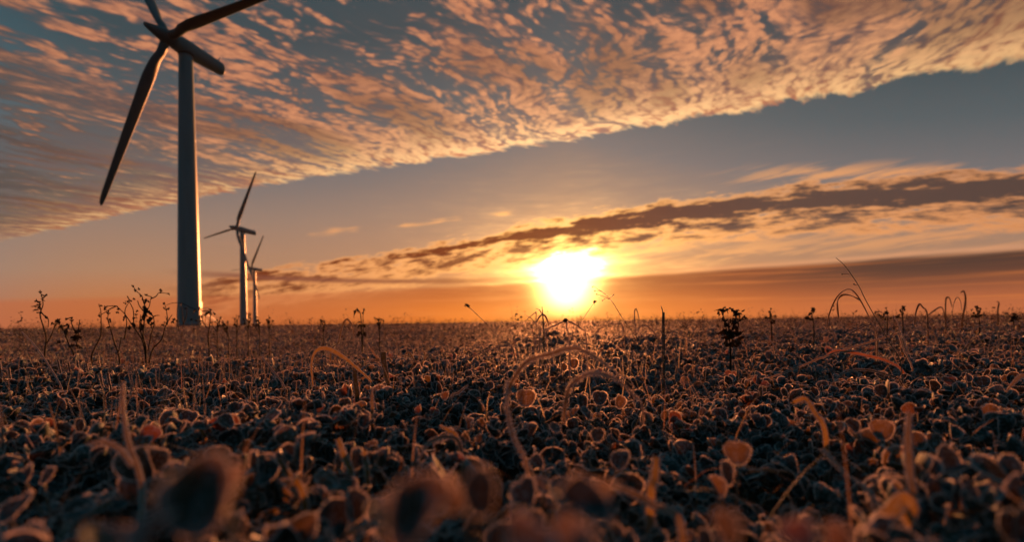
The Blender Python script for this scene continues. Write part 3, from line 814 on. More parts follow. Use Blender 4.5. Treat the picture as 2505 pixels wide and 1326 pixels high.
def seed_stem(label, pts, r=0.0011, head=None, twigs=(), spl=0.0018, spk=7, mat='straw', tone=0.5):
    """upright stem, top first; head = (length, radius) of the seed head at the tip; twigs = lists of pixels"""
    p = route(pts); base = p[-1]; t = empty('seeding_grass', base, label, 'grass stem', GRASS); sp = smooth_path(p, 30)
    mb = MB(); tube(mb, sp, lambda u: r * (0.55 + 0.6 * u), 6, 0); spikes_on(mb, sp, r, spk, spl, RG)
    mb.build('stem', [M[mat], M['frost']], t, tone, base)
    if head:
        L, hr = head; d_ = (p[0] - p[1]).normalized(); mb = MB()
        hp = [p[0] + d_ * (L * k / 5) for k in range(6)]; tube(mb, hp, [r, hr * 0.8, hr, hr * 0.9, hr * 0.7, hr * 0.2], 8, 0)
        for k in range(26):
            c_ = p[0] + d_ * (L * RG.random()); blob(mb, c_ + Vector((RG.gauss(0, 1), RG.gauss(0, 1), RG.gauss(0, 1))) * hr * 0.55, hr * 0.42, 0, sub=1)
        spikes_on(mb, hp, hr, 8, spl, RG); mb.build('seed_head', [M['weed'], M['frost']], t, 0.3, base)
    for tw in twigs:
        q = [at(*a) for a in tw]; mb = MB(); s2 = smooth_path(q, 8); tube(mb, s2, r * 0.6, 5, 0); blob(mb, q[-1], r * 1.7, 0, sub=1)
        spikes_on(mb, s2, r * 0.6, 4, spl, RG); mb.build('twig', [M[mat], M['frost']], t, tone, base)
    return t
def leaf_blade(label, pts, w, name='bent_grass', tip=0.25, spl=0.0016, spk=4, rim=0.00035, mat='blade', tone=0.5, face=None, twist=0.0, ground=True, n=26, shape=None, snap=True):
    k_ = 1.0
    if snap and ground:                                     # let the blade stand back far enough to rise out of the leaves
        zl = at(*pts[-1]).z
        if zl > 0.075: k_ = min(1.6, (CAMZ - 0.066) / (CAMZ - zl)) if CAMZ > zl + 0.01 else 1.0
        pts = [(a, b, c * k_) for a, b, c in pts]
    p = route(pts, ground); mb = MB()
    wf = (lambda u: shape(u) * k_) if shape else (lambda u: k_ * w * (tip + (1 - tip) * min(1.0, u * 3.0)))
    ribbon(mb, p, wf, n, face, 0, rim, 1, 0.22, spk, spl, RG, twist)
    o = mb.build(name, [M[mat], M['frost']], None, tone, p[-1]); o.location = p[-1]
    return tag(o, label, 'grass blade', GRASS, 'thing')

# -- centre
seed_stem('slanting thin stem with one dark oval seed head, left of the sun over the clover', [(1146, 750, 1.15), (1165, 768, 1.14), (1192, 795, 1.12), (1207, 815, 1.10), (1222, 850, 1.08)], 0.0010, (0.0085, 0.0034))
seed_stem('thin stem leaning right with a small dark seed head, just right of the sun', [(1452, 742, 1.25), (1442, 757, 1.25), (1415, 797, 1.28), (1390, 835, 1.30), (1375, 870, 1.3)], 0.0009, (0.0075, 0.0030))
seed_stem('slanting bare stem with forked twigs at its top, right of the sun', [(1457, 703, 1.1), (1492, 731, 1.1), (1530, 790, 1.1), (1565, 835, 1.1), (1600, 890, 1.1)], 0.0010, None,
          [[(1490, 731, 1.1), (1473, 724, 1.1), (1459, 720, 1.1)], [(1491, 733, 1.1), (1482, 730, 1.1), (1474, 735, 1.1)], [(1488, 733, 1.1), (1495, 727, 1.1), (1501, 721, 1.1)], [(1472, 714, 1.1), (1464, 711, 1.1), (1455, 712, 1.1)], [(1457, 703, 1.1), (1452, 700, 1.1), (1450, 702, 1.1)]])
t = empty('grass_tuft', at(1328, 830, 1.3), 'upright spiky shoot with two drooping blades, right below the sun', 'grass tuft', GRASS); b0 = t.location.copy(); t.location.z = gz(b0.x, b0.y); b0 = t.location.copy()
mb = MB(); sp = smooth_path(route([(1326, 750, 1.3), (1328, 775, 1.3), (1330, 810, 1.3)]), 12); tube(mb, sp, lambda u: 0.0006 + 0.0014 * min(1, u * 4), 6); spikes_on(mb, sp, 0.002, 6, 0.002, RG); mb.build('stem', [M['straw'], M['frost']], t, 0.4, b0)
for q, w in (([(1327, 769, 1.3), (1318, 778, 1.29), (1309, 795, 1.28)], 0.0042), ([(1327, 769, 1.3), (1335, 776, 1.3), (1343, 797, 1.31)], 0.0055), ([(1325, 768, 1.3), (1320, 759, 1.3), (1312, 755, 1.3)], 0.0025)):
    mb = MB(); ribbon(mb, [at(*a) for a in q], lambda u, w=w: w * (0.35 + math.sin(math.pi * min(1, 0.15 + 0.85 * u)) * 0.65), 12, None, 0, 0.0003, 1, 0.2, 3, 0.0014, RG); mb.build('blade', [M['blade'], M['frost']], t, 0.5, b0)
leaf_blade('sharply folded straw blade with its point up, left of the upright spiky shoot', [(1272, 805, 1.24), (1290, 781, 1.25), (1310, 765, 1.25), (1311.5, 764.5, 1.26), (1311.5, 790, 1.25), (1312, 830, 1.25)], 0.0024, mat='straw')
leaf_blade('low thin blade crossing behind the folded straw blade below the sun', [(1285, 773, 1.4), (1298, 778, 1.4), (1312, 795, 1.38), (1335, 820, 1.38)], 0.0024, mat='straw')
leaf_blade('low frosted blade arching flat over the clover, left below the sun', [(1222, 822, 1.22), (1240, 803, 1.2), (1266, 796, 1.2), (1292, 806, 1.2), (1305, 820, 1.2)], 0.0026, mat='straw')
t = empty('grass_tuft', at(1384, 840, 1.15), 'round dark bud between two frosted arches, straight below the sun', 'grass tuft', GRASS); b0 = t.location.copy(); b0.z = gz(b0.x, b0.y); t.location = b0
mb = MB(); blob(mb, at(1383, 784, 1.15), 0.0058, 0, (1, 1, 0.8)); spikes_on(mb, [at(1377, 784, 1.15), at(1389, 784, 1.15)], 0.005, 20, 0.002, RG); mb.build('bud', [M['weed'], M['frost']], t, 0.3, b0)
for q in ([(1386, 788, 1.15), (1387, 808, 1.14), (1392, 835, 1.14)], [(1378, 788, 1.15), (1355, 798, 1.13), (1331, 810, 1.12), (1320, 830, 1.12)], [(1388, 786, 1.15), (1405, 793, 1.16), (1422, 806, 1.17), (1434, 830, 1.17)]):
    mb = MB(); ribbon(mb, route(q), 0.0028, 16, None, 0, 0.0004, 1, 0.2, 4, 0.0016, RG); mb.build('blade', [M['straw'], M['frost']], t, 0.5, b0)
leaf_blade('low frosted blade bent flat on top, right below the sun', [(1450, 825, 1.2), (1470, 803, 1.2), (1483, 794, 1.2), (1507, 794, 1.2), (1525, 803, 1.2)], 0.0026, mat='straw')
leaf_blade('narrow looped blade bent back at its top, first right of the forked stem', [(1566, 800, 1.45), (1562, 775, 1.45), (1556, 756, 1.45), (1552, 764, 1.45), (1553, 790, 1.44), (1556, 820, 1.44)], 0.0035, mat='straw')
t = empty('grass_tuft', at(1623, 860, 1.05), 'two dark upright cut stalks side by side, the thinner one taller', 'grass tuft', GRASS); b0 = t.location.copy(); b0.z = gz(b0.x, b0.y); t.location = b0
for q, w in (([(1617, 748, 1.05), (1621, 765, 1.05), (1620, 800, 1.05), (1621, 850, 1.05)], 0.0011), ([(1624, 764, 1.05), (1624, 810, 1.05), (1625, 870, 1.05)], 0.0019)):
    mb = MB(); sp = smooth_path(route(q), 16); tube(mb, sp, lambda u, w=w: w * (0.3 + 0.7 * min(1, u * 12 + (w > 0.0015))), 6); spikes_on(mb, sp, w, 6, 0.0014, RG); mb.build('stalk', [M['straw'], M['frost']], t, 0.2, b0)
leaf_blade('tall tented blade bent over twice, left of the two upright cut stalks', [(1535, 838, 1.0), (1552, 815, 1.0), (1572, 796, 1.0), (1592, 806, 1.0), (1622, 842, 1.0), (1652, 885, 1.0)], 0.0026, mat='straw')
leaf_blade('straight frosted stem leaning left, crossing the tented blade', [(1541, 791, 0.98), (1575, 825, 0.98), (1618, 870, 0.98)], 0.0022, mat='straw')
leaf_blade('blurred furry grass blade arching high in the middle of the foreground clover', snap=False, pts=[(1238, 1000, 0.56), (1246, 950, 0.52), (1272, 906, 0.48), (1300, 880, 0.45), (1345, 868, 0.45), (1398, 853, 0.46), (1440, 866, 0.47), (1488, 898, 0.58), (1520, 922, 0.72), (1548, 945, 0.84)], w=0.0042, spl=0.0020, spk=6, rim=0.0004, mat='straw', tone=0.6, n=44, shape=lambda u: 0.0044 * (0.35 + 0.65 * math.sin(math.pi * min(1, 0.12 + u * 1.1)) ** 0.6) * (1 + 0.12 * math.sin(31 * u)))
leaf_blade('blurred furry arch low over round leaves, under the highest foreground arch', snap=False, pts=[(1378, 1035, 0.50), (1386, 968, 0.46), (1412, 930, 0.41), (1458, 914, 0.42), (1510, 932, 0.47), (1548, 968, 0.54), (1572, 1005, 0.62)], w=0.0038, spl=0.0020, spk=6, rim=0.0004, mat='straw', tone=0.75, n=44, shape=lambda u: 0.0036 * (0.4 + 0.6 * math.sin(math.pi * min(1, 0.1 + u)) ** 0.6) * (1 + 0.12 * math.sin(27 * u)))
leaf_blade('blurred thin hanging stem at the left foot of the highest foreground arch', [(1240, 930, 0.40), (1240, 1000, 0.39), (1258, 1080, 0.38), (1290, 1150, 0.37)], 0.0030, spl=0.0024, spk=8, mat='straw', tone=0.7)
leaf_blade('long thin bent stem with a sharp corner, left of the highest foreground arch', [(1105, 905, 0.98), (1140, 880, 0.98), (1200, 856, 0.97), (1248, 845, 0.97), (1252, 852, 0.97), (1264, 892, 0.97)], 0.0024, mat='straw', tip=0.6)
leaf_blade('short frosted stem leaning right among leaves in the centre', [(1145, 943, 0.75), (1122, 962, 0.74), (1100, 985, 0.73)], 0.0034, mat='straw', tip=0.8)
# -- left of centre
leaf_blade('broad frosted blade arching left then right down to the clover, left of centre', [(768, 958, 0.82), (762, 905, 0.83), (768, 868, 0.84), (790, 853, 0.84), (825, 865, 0.83), (868, 897, 0.82), (918, 952, 0.80)], 0.0105, shape=lambda u: 0.0028 + 0.0050 * math.exp(-((u - 0.5) / 0.2) ** 2), tone=0.6, n=34)
leaf_blade('hoop-shaped dark blade folded over at the top, left of centre', [(866, 842, 1.15), (865, 812, 1.15), (858, 790, 1.15), (848, 782, 1.15), (840, 793, 1.15), (832, 820, 1.14), (827, 840, 1.13), (810, 860, 1.11)], 0.0046, tone=0.5, n=34)
t = leaf_blade('thick upright flat blade frosted at its cut tip, left of centre', [(938, 862, 0.8), (940, 890, 0.8), (948, 930, 0.8), (953, 960, 0.8)], 0.0115, tip=0.85, shape=lambda u: 0.0105 - 0.005 * u, tone=0.35)
leaf_blade('dark blunt stub standing upright before the arching blade', [(869, 906, 0.72), (871, 940, 0.72), (876, 985, 0.72)], 0.0085, shape=lambda u: 0.0078, tone=0.2)
leaf_blade('short pale stub with one sharp tip, below the dark blunt stub', [(910, 950, 0.62), (911, 985, 0.62), (912, 1035, 0.62)], 0.0045, mat='straw', tone=0.7)
leaf_blade('thin blade bent like a small tent, right of the thick upright blade', [(975, 877, 0.9), (990, 868, 0.9), (1001, 863, 0.9), (1012, 880, 0.9), (1024, 902, 0.9)], 0.003)
leaf_blade('small looped blade like a leaf on edge, right of the thick upright blade', [(1023, 902, 0.88), (1028, 865, 0.88), (1036, 860, 0.88), (1040, 875, 0.88), (1033, 898, 0.88)], 0.0028)
leaf_blade('lying straw piece slanting right between the stub and the upright blade', [(930, 912, 0.74), (905, 924, 0.73), (880, 940, 0.72)], 0.006, mat='blade', tip=0.9, tone=0.8)
leaf_blade('thin glinting stem slanting down right, left of the broad arching blade', [(642, 875, 0.95), (665, 905, 0.93), (698, 955, 0.9)], 0.0030, mat='straw', tip=0.7, spk=8)
leaf_blade('short bright blade leaning left just under the skyline, left of centre', [(898, 840, 1.2), (912, 862, 1.19), (925, 885, 1.18)], 0.0032, tone=0.8)
leaf_blade('long straight hair-thin stem leaning left in front of the far left weeds', [(54, 812, 0.95), (85, 845, 0.93), (120, 895, 0.9), (155, 960, 0.85)], 0.0022, mat='straw', tip=0.5, spk=8)
for (px, py, d_, h_, lab) in ((4, 890, 0.8, 62, 'dark upright stubble stalk at the left edge of the photo'), (26, 900, 0.8, 50, 'second dark stubble stalk from the left edge of the photo'), (146, 880, 1.0, 40, 'stubble stalk leaning left, first of the slanting row in front of the branching weed'), (172, 888, 0.98, 42, 'stubble stalk leaning left, second of the slanting row in front of the branching weed'), (193, 882, 0.98, 40, 'stubble stalk leaning left, third of the slanting row in front of the branching weed'), (216, 890, 0.95, 36, 'stubble stalk leaning left, last of the slanting row in front of the branching weed'), (250, 915, 0.85, 46, 'short thick stubble stalk low left, leftmost of a close pair'), (268, 912, 0.84, 48, 'short thick stubble stalk low left, right one of a close pair')):
    leaf_blade(lab, [(px - 4, py, d_), (px, py + h_ * 0.5, d_), (px + 5, py + h_, d_)], 0.0042, 'stubble_straw', shape=lambda u: 0.0040, mat='straw', tone=0.15, spk=6)

# -- right
seed_stem('tallest lone grass stem, leaning left with one side twig, right part of the photo', [(2045, 631, 1.05), (2062, 645, 1.05), (2080, 668, 1.05), (2101, 700, 1.04), (2118, 735, 1.03), (2150, 792, 1.02), (2180, 845, 1.0), (2205, 895, 0.98)], 0.0010, None,
          [[(2080, 671, 1.05), (2070, 670, 1.05), (2060, 671, 1.05)], [(2098, 697, 1.04), (2092, 697, 1.04), (2089, 695, 1.04)]], spl=0.0012, spk=5)
t = empty('grass_tuft', at(2145, 850, 1.25), 'two drooping blades looping left beside the tallest grass stem', 'grass tuft', GRASS); b0 = t.location.copy(); b0.z = gz(b0.x, b0.y); t.location = b0
for q, w in (([(2022, 806, 1.3), (2027, 772, 1.3), (2042, 735, 1.28), (2060, 714, 1.27), (2078, 708, 1.26), (2092, 718, 1.25), (2108, 742, 1.25), (2128, 782, 1.25), (2141, 820, 1.25)], 0.0042), ([(2051, 778, 1.28), (2048, 755, 1.28), (2050, 733, 1.28), (2062, 722, 1.27), (2082, 724, 1.26), (2104, 735, 1.25)], 0.0052)):
    mb = MB(); ribbon(mb, route(q, q[0][0] < 2040), lambda u, w=w: w * (0.35 + 0.65 * abs(math.sin(2.2 * math.pi * u + 0.6))), 34, None, 0, 0.0003, 1, 0.25, 2, 0.0010, RG); mb.build('blade', [M['weed'], M['frost']], t, 0.6, b0)
mb = MB(); ribbon(mb, route([(2078, 817, 1.2), (2105, 803, 1.22), (2128, 795, 1.24), (2140, 808, 1.25), (2146, 830, 1.25)]), 0.0034, 14, None, 0, 0.0003, 1, 0.2, 3, 0.0012, RG); mb.build('blade', [M['weed'], M['frost']], t, 0.5, b0)
leaf_blade('long straight straw lying slantwise across the clover at the right', [(1850, 935, 0.82), (1930, 908, 0.85), (2030, 868, 0.88), (2120, 840, 0.92), (2192, 818, 0.95), (2198, 820, 0.95), (2212, 860, 0.93), (2232, 905, 0.9)], 0.0036, mat='straw', tip=0.8, tone=0.7)
leaf_blade('reddish blade arching low under the long slanting straw', [(2012, 878, 0.88), (2038, 860, 0.88), (2075, 862, 0.87), (2125, 872, 0.86), (2170, 885, 0.85), (2210, 915, 0.83)], 0.0058, tone=0.95, tip=0.4)
leaf_blade('thin dark blade arched low, beneath the reddish blade at the right', [(2038, 935, 0.72), (2065, 912, 0.73), (2110, 905, 0.74), (2160, 915, 0.75), (2205, 940, 0.76)], 0.0032, tone=0.2)
leaf_blade('frosted straight stem leaning left, just right of the tallest grass stem', [(2186, 772, 1.05), (2200, 800, 1.04), (2212, 835, 1.02), (2226, 885, 1.0)], 0.0024, mat='straw', tip=0.6, spk=7)
leaf_blade('second frosted straight stem right of the tallest grass stem, lower and farther right', [(2243, 790, 1.05), (2258, 815, 1.04), (2280, 850, 1.02)], 0.0024, mat='straw', tip=0.6, spk=7)
leaf_blade('frosted straight stem leaning left, between the thistle and the tallest grass stem', [(1873, 818, 1.1), (1895, 848, 1.08), (1922, 885, 1.05)], 0.0024, mat='straw', tip=0.6, spk=7)
leaf_blade('frosted blade arched towards the right edge over the clover', [(1960, 800, 1.5), (1985, 790, 1.5), (2020, 800, 1.5), (2040, 818, 1.5)], 0.0030, mat='straw')
for q, w, lab in (([(2236, 800, 2.0), (2240, 765, 2.0), (2248, 745, 2.0), (2256, 752, 2.0), (2268, 775, 2.0)], 0.0075, 'dark blade bent like a hook on the skyline, leftmost of the right-hand group'),
                  ([(2250, 805, 1.9), (2262, 780, 1.9), (2285, 760, 1.9), (2302, 752, 1.9), (2309, 768, 1.9), (2312, 800, 1.9)], 0.0052, 'dark blade arched wide on the skyline, in the right-hand group'),
                  ([(2329, 752, 2.2), (2322, 730, 2.2), (2314, 730, 2.2), (2312, 750, 2.2), (2313, 785, 2.2)], 0.0075, 'small squared hoop of dark blade on the skyline at the right'),
                  ([(2352, 760, 2.3), (2350, 740, 2.3), (2343, 728, 2.3), (2335, 737, 2.3), (2328, 775, 2.3)], 0.0035, 'thin pale hoop on the skyline between two dark blades at the right'),
                  ([(2350, 716, 2.2), (2357, 713, 2.2), (2361, 730, 2.2), (2359, 752, 2.2), (2353, 785, 2.2)], 0.0095, 'thick dark blade standing tallest on the skyline near the right edge'),
                  ([(2438, 738, 2.4), (2443, 742, 2.4), (2440, 760, 2.4), (2441, 800, 2.4)], 0.0085, 'dark stub with a folded tip, last one on the skyline before the right edge'),
                  ([(2292, 800, 1.5), (2320, 785, 1.5), (2350, 782, 1.5), (2385, 800, 1.5), (2400, 825, 1.5)], 0.0040, 'low frosted arch under the skyline blades at the right')):
    leaf_blade(lab, q, w, mat='weed', tone=0.5, tip=0.5, spl=0.0022, spk=3)
# bright arched blades around 2200-2330
for k, (x0, y0, x1, y1, hgt) in enumerate(((2120, 870, 2200, 868, 20), (2215, 822, 2290, 830, 18), (2360, 850, 2440, 815, 14))):
    leaf_blade(('pale low arch in the clover below the tallest grass stem', 'pale low arch in the clover below the skyline blades at the right', 'pale low arch in the clover nearest the right edge under the skyline')[k],
               [(x0, y0, 1.1), ((x0 * 2 + x1) / 3, min(y0, y1) - hgt, 1.1), ((x0 + 2 * x1) / 3, min(y0, y1) - hgt, 1.12), (x1, y1, 1.12)], 0.0032, mat='straw')

def weed(label, stems, buds, leaves=(), r=0.0016, name='dead_weed', budr=0.0045, tone=0.3, amp=0.0012, nl=0):
    """stems: pixel routes (top first, the first one reaches the soil); buds and leaf tatters at pixel places"""
    p0 = route(stems[0]); base = p0[-1]; t = empty(name, base, label, 'weed', WEEDS); d = stems[0][0][2]
    for k, q in enumerate(stems):
        p = p0 if k == 0 else [at(*a) for a in q]
        p = smooth_path(wob(p, amp * d), 26); mb = MB(); tube(mb, p, lambda u: r * d * (0.35 + (0.75 if k == 0 else 0.4) * u), 6)
        spikes_on(mb, p, r * d * 0.5, 2, 0.0016 * d, RG, 0)
        mb.build('stem' if k == 0 else 'branch', [M['weed'], M['frost']], t, tone, base)
    if buds:
        for (px, py) in buds:
            c_ = at(px, py, d); mb = MB()
            for _ in range(6): blob(mb, c_ + Vector((RG.gauss(0, 1), RG.gauss(0, 1), RG.gauss(0, 1))) * budr * 0.26 * d, budr * 0.30 * d, 0, sub=1)
            mb.build('bud', [M['weed']], t, tone, base)
    for (px, py, dx, dy, w) in leaves:
        a = at(px, py, d); e = at(px + dx, py + dy, d + RG.uniform(-0.02, 0.02)); m_ = a.lerp(e, 0.5) + Vector((0, RG.uniform(-0.01, 0.01), RG.uniform(0, 0.004) * d)); mb = MB()
        ribbon(mb, [a, m_, e], lambda u, w=w: w * d * (0.25 + math.sin(math.pi * (0.1 + 0.88 * u)) * (0.8 + 0.35 * math.sin(23 * u + dx))), 14, (RG.uniform(-.6, .6), -1, RG.uniform(-.2, .8)), 0, 0.0, 1, 0.35, 0, 0, RG, RG.uniform(-1.5, 1.5))
        mb.build('leaf', [M['weed']], t, tone, base)
    return t
# far left group
D = 1.75
weed('crooked weed with two round buds on top, first tall one at the left edge', [[(98, 714, D), (104, 724, D), (105, 745, D), (101, 770, D), (108, 800, D), (113, 830, D), (107, 868, D)], [(113, 723, D), (105, 730, D)], [(95, 738, D), (98, 755, D), (101, 768, D)], [(76, 750, D), (90, 751, D), (97, 756, D)], [(113, 778, D), (109, 772, D), (102, 765, D)], [(118, 800, D), (117, 780, D), (110, 772, D)], [(135, 790, D), (128, 815, D), (115, 840, D)]],
     [(98, 714), (113, 722), (104, 724), (88, 758), (96, 738), (99, 745), (95, 752), (114, 778), (94, 765)], [(98, 740, -8, -4, .006), (98, 748, -9, 5, .006), (135, 790, 14, -8, .007), (137, 788, 9, 6, .007), (133, 792, -8, 4, .006), (106, 735, 6, 2, .004)])
weed('dark hanging leafy weed head, between the first crooked weed and the curved stalk', [[(140, 792, D), (152, 802, D), (160, 820, D), (170, 845, D), (180, 870, D)], [(180, 783, D), (178, 792, D), (186, 815, D)], [(175, 777, D), (163, 781, D)], [(195, 782, D), (193, 800, D), (190, 835, D)]],
     [(175, 778), (163, 781), (174, 784), (150, 800), (192, 812)], [(140, 792, -8, 12, .008), (148, 796, 6, 12, .008), (152, 800, -6, 16, .008), (160, 806, 4, 14, .008), (156, 800, 12, 4, .008), (165, 815, -5, 12, .007), (188, 830, 14, -6, .010), (185, 835, -14, -8, .010), (190, 822, 8, -14, .008), (186, 845, 16, 8, .010), (184, 848, -18, 8, .010), (150, 838, -12, 6, .008)])
D = 1.6
weed('smooth curved stalk with a bent tip, left of the big branching weed', [[(244, 749, D), (248, 765, D), (248, 790, D), (243, 820, D), (232, 850, D), (222, 875, D)], [(243, 773, D), (255, 764, D), (270, 754, D), (283, 750, D)], [(262, 750, D), (272, 747, D), (284, 748, D), (292, 757, D)]],
     [(246, 748), (243, 774), (259, 751), (256, 757), (264, 763)], [(262, 752, -5, 7, .003), (245, 765, -4, 9, .004)])
weed('big arching stem with a fork, leaning left beside the tallest branching weed', [[(284, 748, D), (292, 756, D), (308, 768, D), (324, 795, D), (340, 822, D), (352, 845, D), (357, 880, D)], [(314, 735, D), (322, 745, D), (326, 765, D), (327, 795, D), (326, 800, D)], [(316, 738, D), (308, 760, D), (306, 790, D), (304, 830, D)], [(311, 724, D), (317, 735, D)], [(336, 735, D), (343, 750, D), (354, 765, D)]],
     [(313, 737), (320, 736), (307, 742), (328, 732), (288, 765), (290, 757), (323, 792), (336, 762), (334, 770)], [(324, 795, 6, 8, .007), (322, 800, -6, 8, .006), (308, 774, -6, 12, .005), (326, 785, 8, -6, .003)])
weed('big branching weed, the tallest on the left skyline, with forked twigs and buds', [[(369, 730, D), (364, 748, D), (357, 770, D), (350, 790, D), (352, 820, D), (358, 850, D), (360, 885, D)], [(326, 700, D), (332, 712, D), (345, 723, D), (352, 737, D), (358, 760, D)], [(412, 719, D), (394, 717, D), (380, 727, D), (369, 731, D)], [(394, 710, D), (393, 718, D)], [(357, 722, D), (368, 727, D), (371, 731, D)], [(356, 765, D), (372, 770, D), (376, 790, D), (370, 820, D), (362, 860, D)], [(344, 770, D), (343, 800, D), (350, 830, D)], [(390, 772, D), (378, 775, D), (370, 780, D)]],
     [(325, 699), (331, 709), (413, 719), (394, 709), (356, 721), (345, 723), (350, 735), (358, 735), (363, 737), (340, 708)], [(352, 748, 4, 22, .008), (356, 755, 6, 20, .008), (360, 765, -8, 20, .008), (352, 770, -8, 24, .007), (358, 760, 16, 14, .006), (366, 775, -4, 18, .008), (346, 790, -4, 22, .007), (362, 780, 4, 14, .006), (378, 790, -6, 16, .006), (358, 735, -4, 10, .006)])
weed('slim dark stalk with a bent top, just left of the big weed', [[(265, 768, D), (266, 785, D), (275, 815, D), (285, 845, D), (290, 880, D)], [(260, 777, D), (268, 790, D)], [(297, 825, D), (293, 845, D), (288, 870, D)]], [(265, 768)], [(266, 782, 6, 8, .004), (270, 800, -5, 6, .004)])
weed('bud-tipped curved stalk, just left of the nearest turbine tower', [[(402, 742, D), (407, 758, D), (409, 785, D), (405, 805, D), (392, 830, D), (375, 855, D), (362, 885, D)], [(400, 752, D), (405, 757, D), (411, 755, D)], [(421, 770, D), (412, 785, D), (409, 795, D)]], [(402, 743), (400, 753), (411, 755), (400, 795), (409, 780), (425, 788)], [(409, 790, -6, 5, .004)])
D = 1.9
weed('drooping wire-thin weed arching across the foot of the nearest turbine', [[(407, 747, D), (422, 740, D), (442, 741, D), (470, 753, D), (495, 760, D), (513, 763, D), (512, 790, D), (511, 820, D), (512, 850, D)], [(444, 745, D), (446, 775, D), (449, 800, D)], [(457, 757, D), (455, 775, D), (448, 795, D)], [(494, 763, D), (498, 780, D), (504, 800, D)], [(515, 760, D), (518, 772, D)], [(435, 745, D), (436, 775, D), (438, 810, D)]],
     [(511, 763), (515, 758), (476, 760), (502, 770), (525, 769), (488, 754), (455, 755), (493, 775), (504, 770), (468, 782), (490, 787), (480, 785), (421, 787), (433, 785)], [(476, 760, -4, 9, .004), (476, 760, 6, 3, .004), (512, 765, -6, 3, .005), (444, 742, -5, 6, .004), (426, 788, -6, 4, .006), (424, 785, 6, -4, .005)], r=0.0013)
# small dark weeds on the skyline right of the turbines
for (px, py, hh, nb, lab) in ((530, 775, 50, 5, 'small dark spike-like weed right of the nearest turbine foot'), (555, 787, 40, 6, 'cluster of dark round buds between the first and second turbine'), (578, 770, 55, 4, 'weed with one dark bud held high, just left of the second turbine'), (606, 768, 60, 6, 'bent-topped weed in front of the second and third turbine feet'), (632, 775, 50, 5, 'thin forked weed with buds right of the farthest turbine'), (657, 770, 45, 4, 'last small spiky weed of the group right of the turbines'), (790, 778, 30, 3, 'tiny dark spike on the skyline between the turbines and the hooked weed'), (926, 776, 34, 6, 'stubby dark weed on the skyline right of the hooked weed')):
    D = 2.4; rr_ = random.Random(px)
    st = [[(px, py, D), (px + 2, py + hh * 0.5, D), (px + 1, py + hh, D)]]; bd = []
    for k in range(nb):
        dx, dy = rr_.uniform(-13, 13), rr_.uniform(0, hh * 0.45); st.append([(px + dx, py + dy, D), (px + dx * 0.6, py + dy + 10, D), (px + 1, py + dy + 22, D)]); bd.append((px + dx, py + dy))
    weed(lab, st, bd, [(px, py + hh * 0.5, rr_.uniform(-9, 9), -4, .004), (px, py + hh * 0.3, rr_.uniform(-9, 9), -4, .004)], r=0.0010, budr=0.0036)
D = 2.3
weed('hooked dark weed with a drooping head and a straight twin stalk, left of the sun', [[(866, 779, D), (869, 762, D), (876, 757, D), (881, 770, D), (884, 790, D), (886, 820, D), (886, 850, D)], [(890, 756, D), (888, 775, D), (888, 810, D), (886, 850, D)]], [(889, 757), (888, 765), (868, 762), (874, 757)], [(870, 760, -4, 14, .004), (872, 758, 5, 8, .004), (884, 800, -8, 6, .007), (886, 795, 8, 6, .007), (884, 815, -8, 8, .007), (888, 815, 9, 10, .007), (882, 790, -8, 3, .005)])
# thistle
D = 1.45
th_l = []
rr_ = random.Random(3)
for (cx, cy, sx, sy, n_) in ((1768, 762, 12, 7, 8), (1803, 768, 17, 10, 16), (1783, 790, 22, 9, 12), (1795, 785, 14, 12, 8)):
    for k in range(n_):
        a = rr_.uniform(0, 6.28); th_l.append((cx + rr_.uniform(-sx, sx) * 0.6, cy + rr_.uniform(-sy, sy) * 0.6, math.cos(a) * rr_.uniform(9, 17), math.sin(a) * rr_.uniform(6, 12), rr_.uniform(.003, .007)))
for k in range(26):
    a = rr_.uniform(0, 6.28); th_l.append((1788 + rr_.uniform(-18, 18), 830 + rr_.uniform(-22, 22), math.cos(a) * rr_.uniform(10, 32), -abs(math.sin(a)) * rr_.uniform(4, 20), rr_.uniform(.005, .010)))
th_l += [(1762, 761, -17, 0, .0022), (1781, 768, 0, -14, .0022), (1815, 778, 16, 2, .004), (1800, 785, 30, -3, .003)]
weed('dark prickly thistle with jagged leaves, standing clear of the skyline right of the sun', [[(1783, 785, D), (1783, 810, D), (1785, 840, D), (1786, 880, D)], [(1765, 762, D), (1770, 780, D), (1778, 800, D)], [(1800, 768, D), (1798, 785, D), (1788, 815, D)], [(1820, 775, D), (1808, 785, D), (1795, 795, D)]], [(1797, 763), (1805, 762), (1800, 770), (1812, 768), (1765, 757), (1772, 760), (1821, 774)], th_l, r=0.0024, name='thistle', budr=0.004)
for (px, py, hh, n_, lab) in ((1885, 753, 60, 10, 'small dark pointed weed on the skyline right of the thistle'), (1987, 752, 50, 12, 'blurred reddish leafy weed on the skyline left of the tallest grass stem'), (2168, 752, 45, 7, 'blurred weed like a small spike, right behind the tallest grass stem'), (2208, 748, 50, 12, 'bushy blurred weed on the skyline just left of the hook-like blade'), (2391, 748, 45, 11, 'bushy dark weed near the right edge of the skyline'), (2480, 765, 40, 12, 'low dark leafy weed against the right edge of the photo')):
    D = 2.3; rr_ = random.Random(px + 1); lv = []
    for k in range(n_):
        a = rr_.uniform(0, 6.28); yy = rr_.uniform(0, 1) ; lv.append((px + rr_.uniform(-3, 3) * (1 + 3 * yy), py + 6 + yy * hh * 0.55, math.cos(a) * (5 + 10 * yy), math.sin(a) * 8, rr_.uniform(.003, .006)))
    weed(lab, [[(px, py, D), (px + 1, py + hh * .5, D), (px + 3, py + hh, D)]], [(px, py + 2), (px + rr_.uniform(-4, 4), py + 12)], lv, r=0.0013, budr=0.0034)

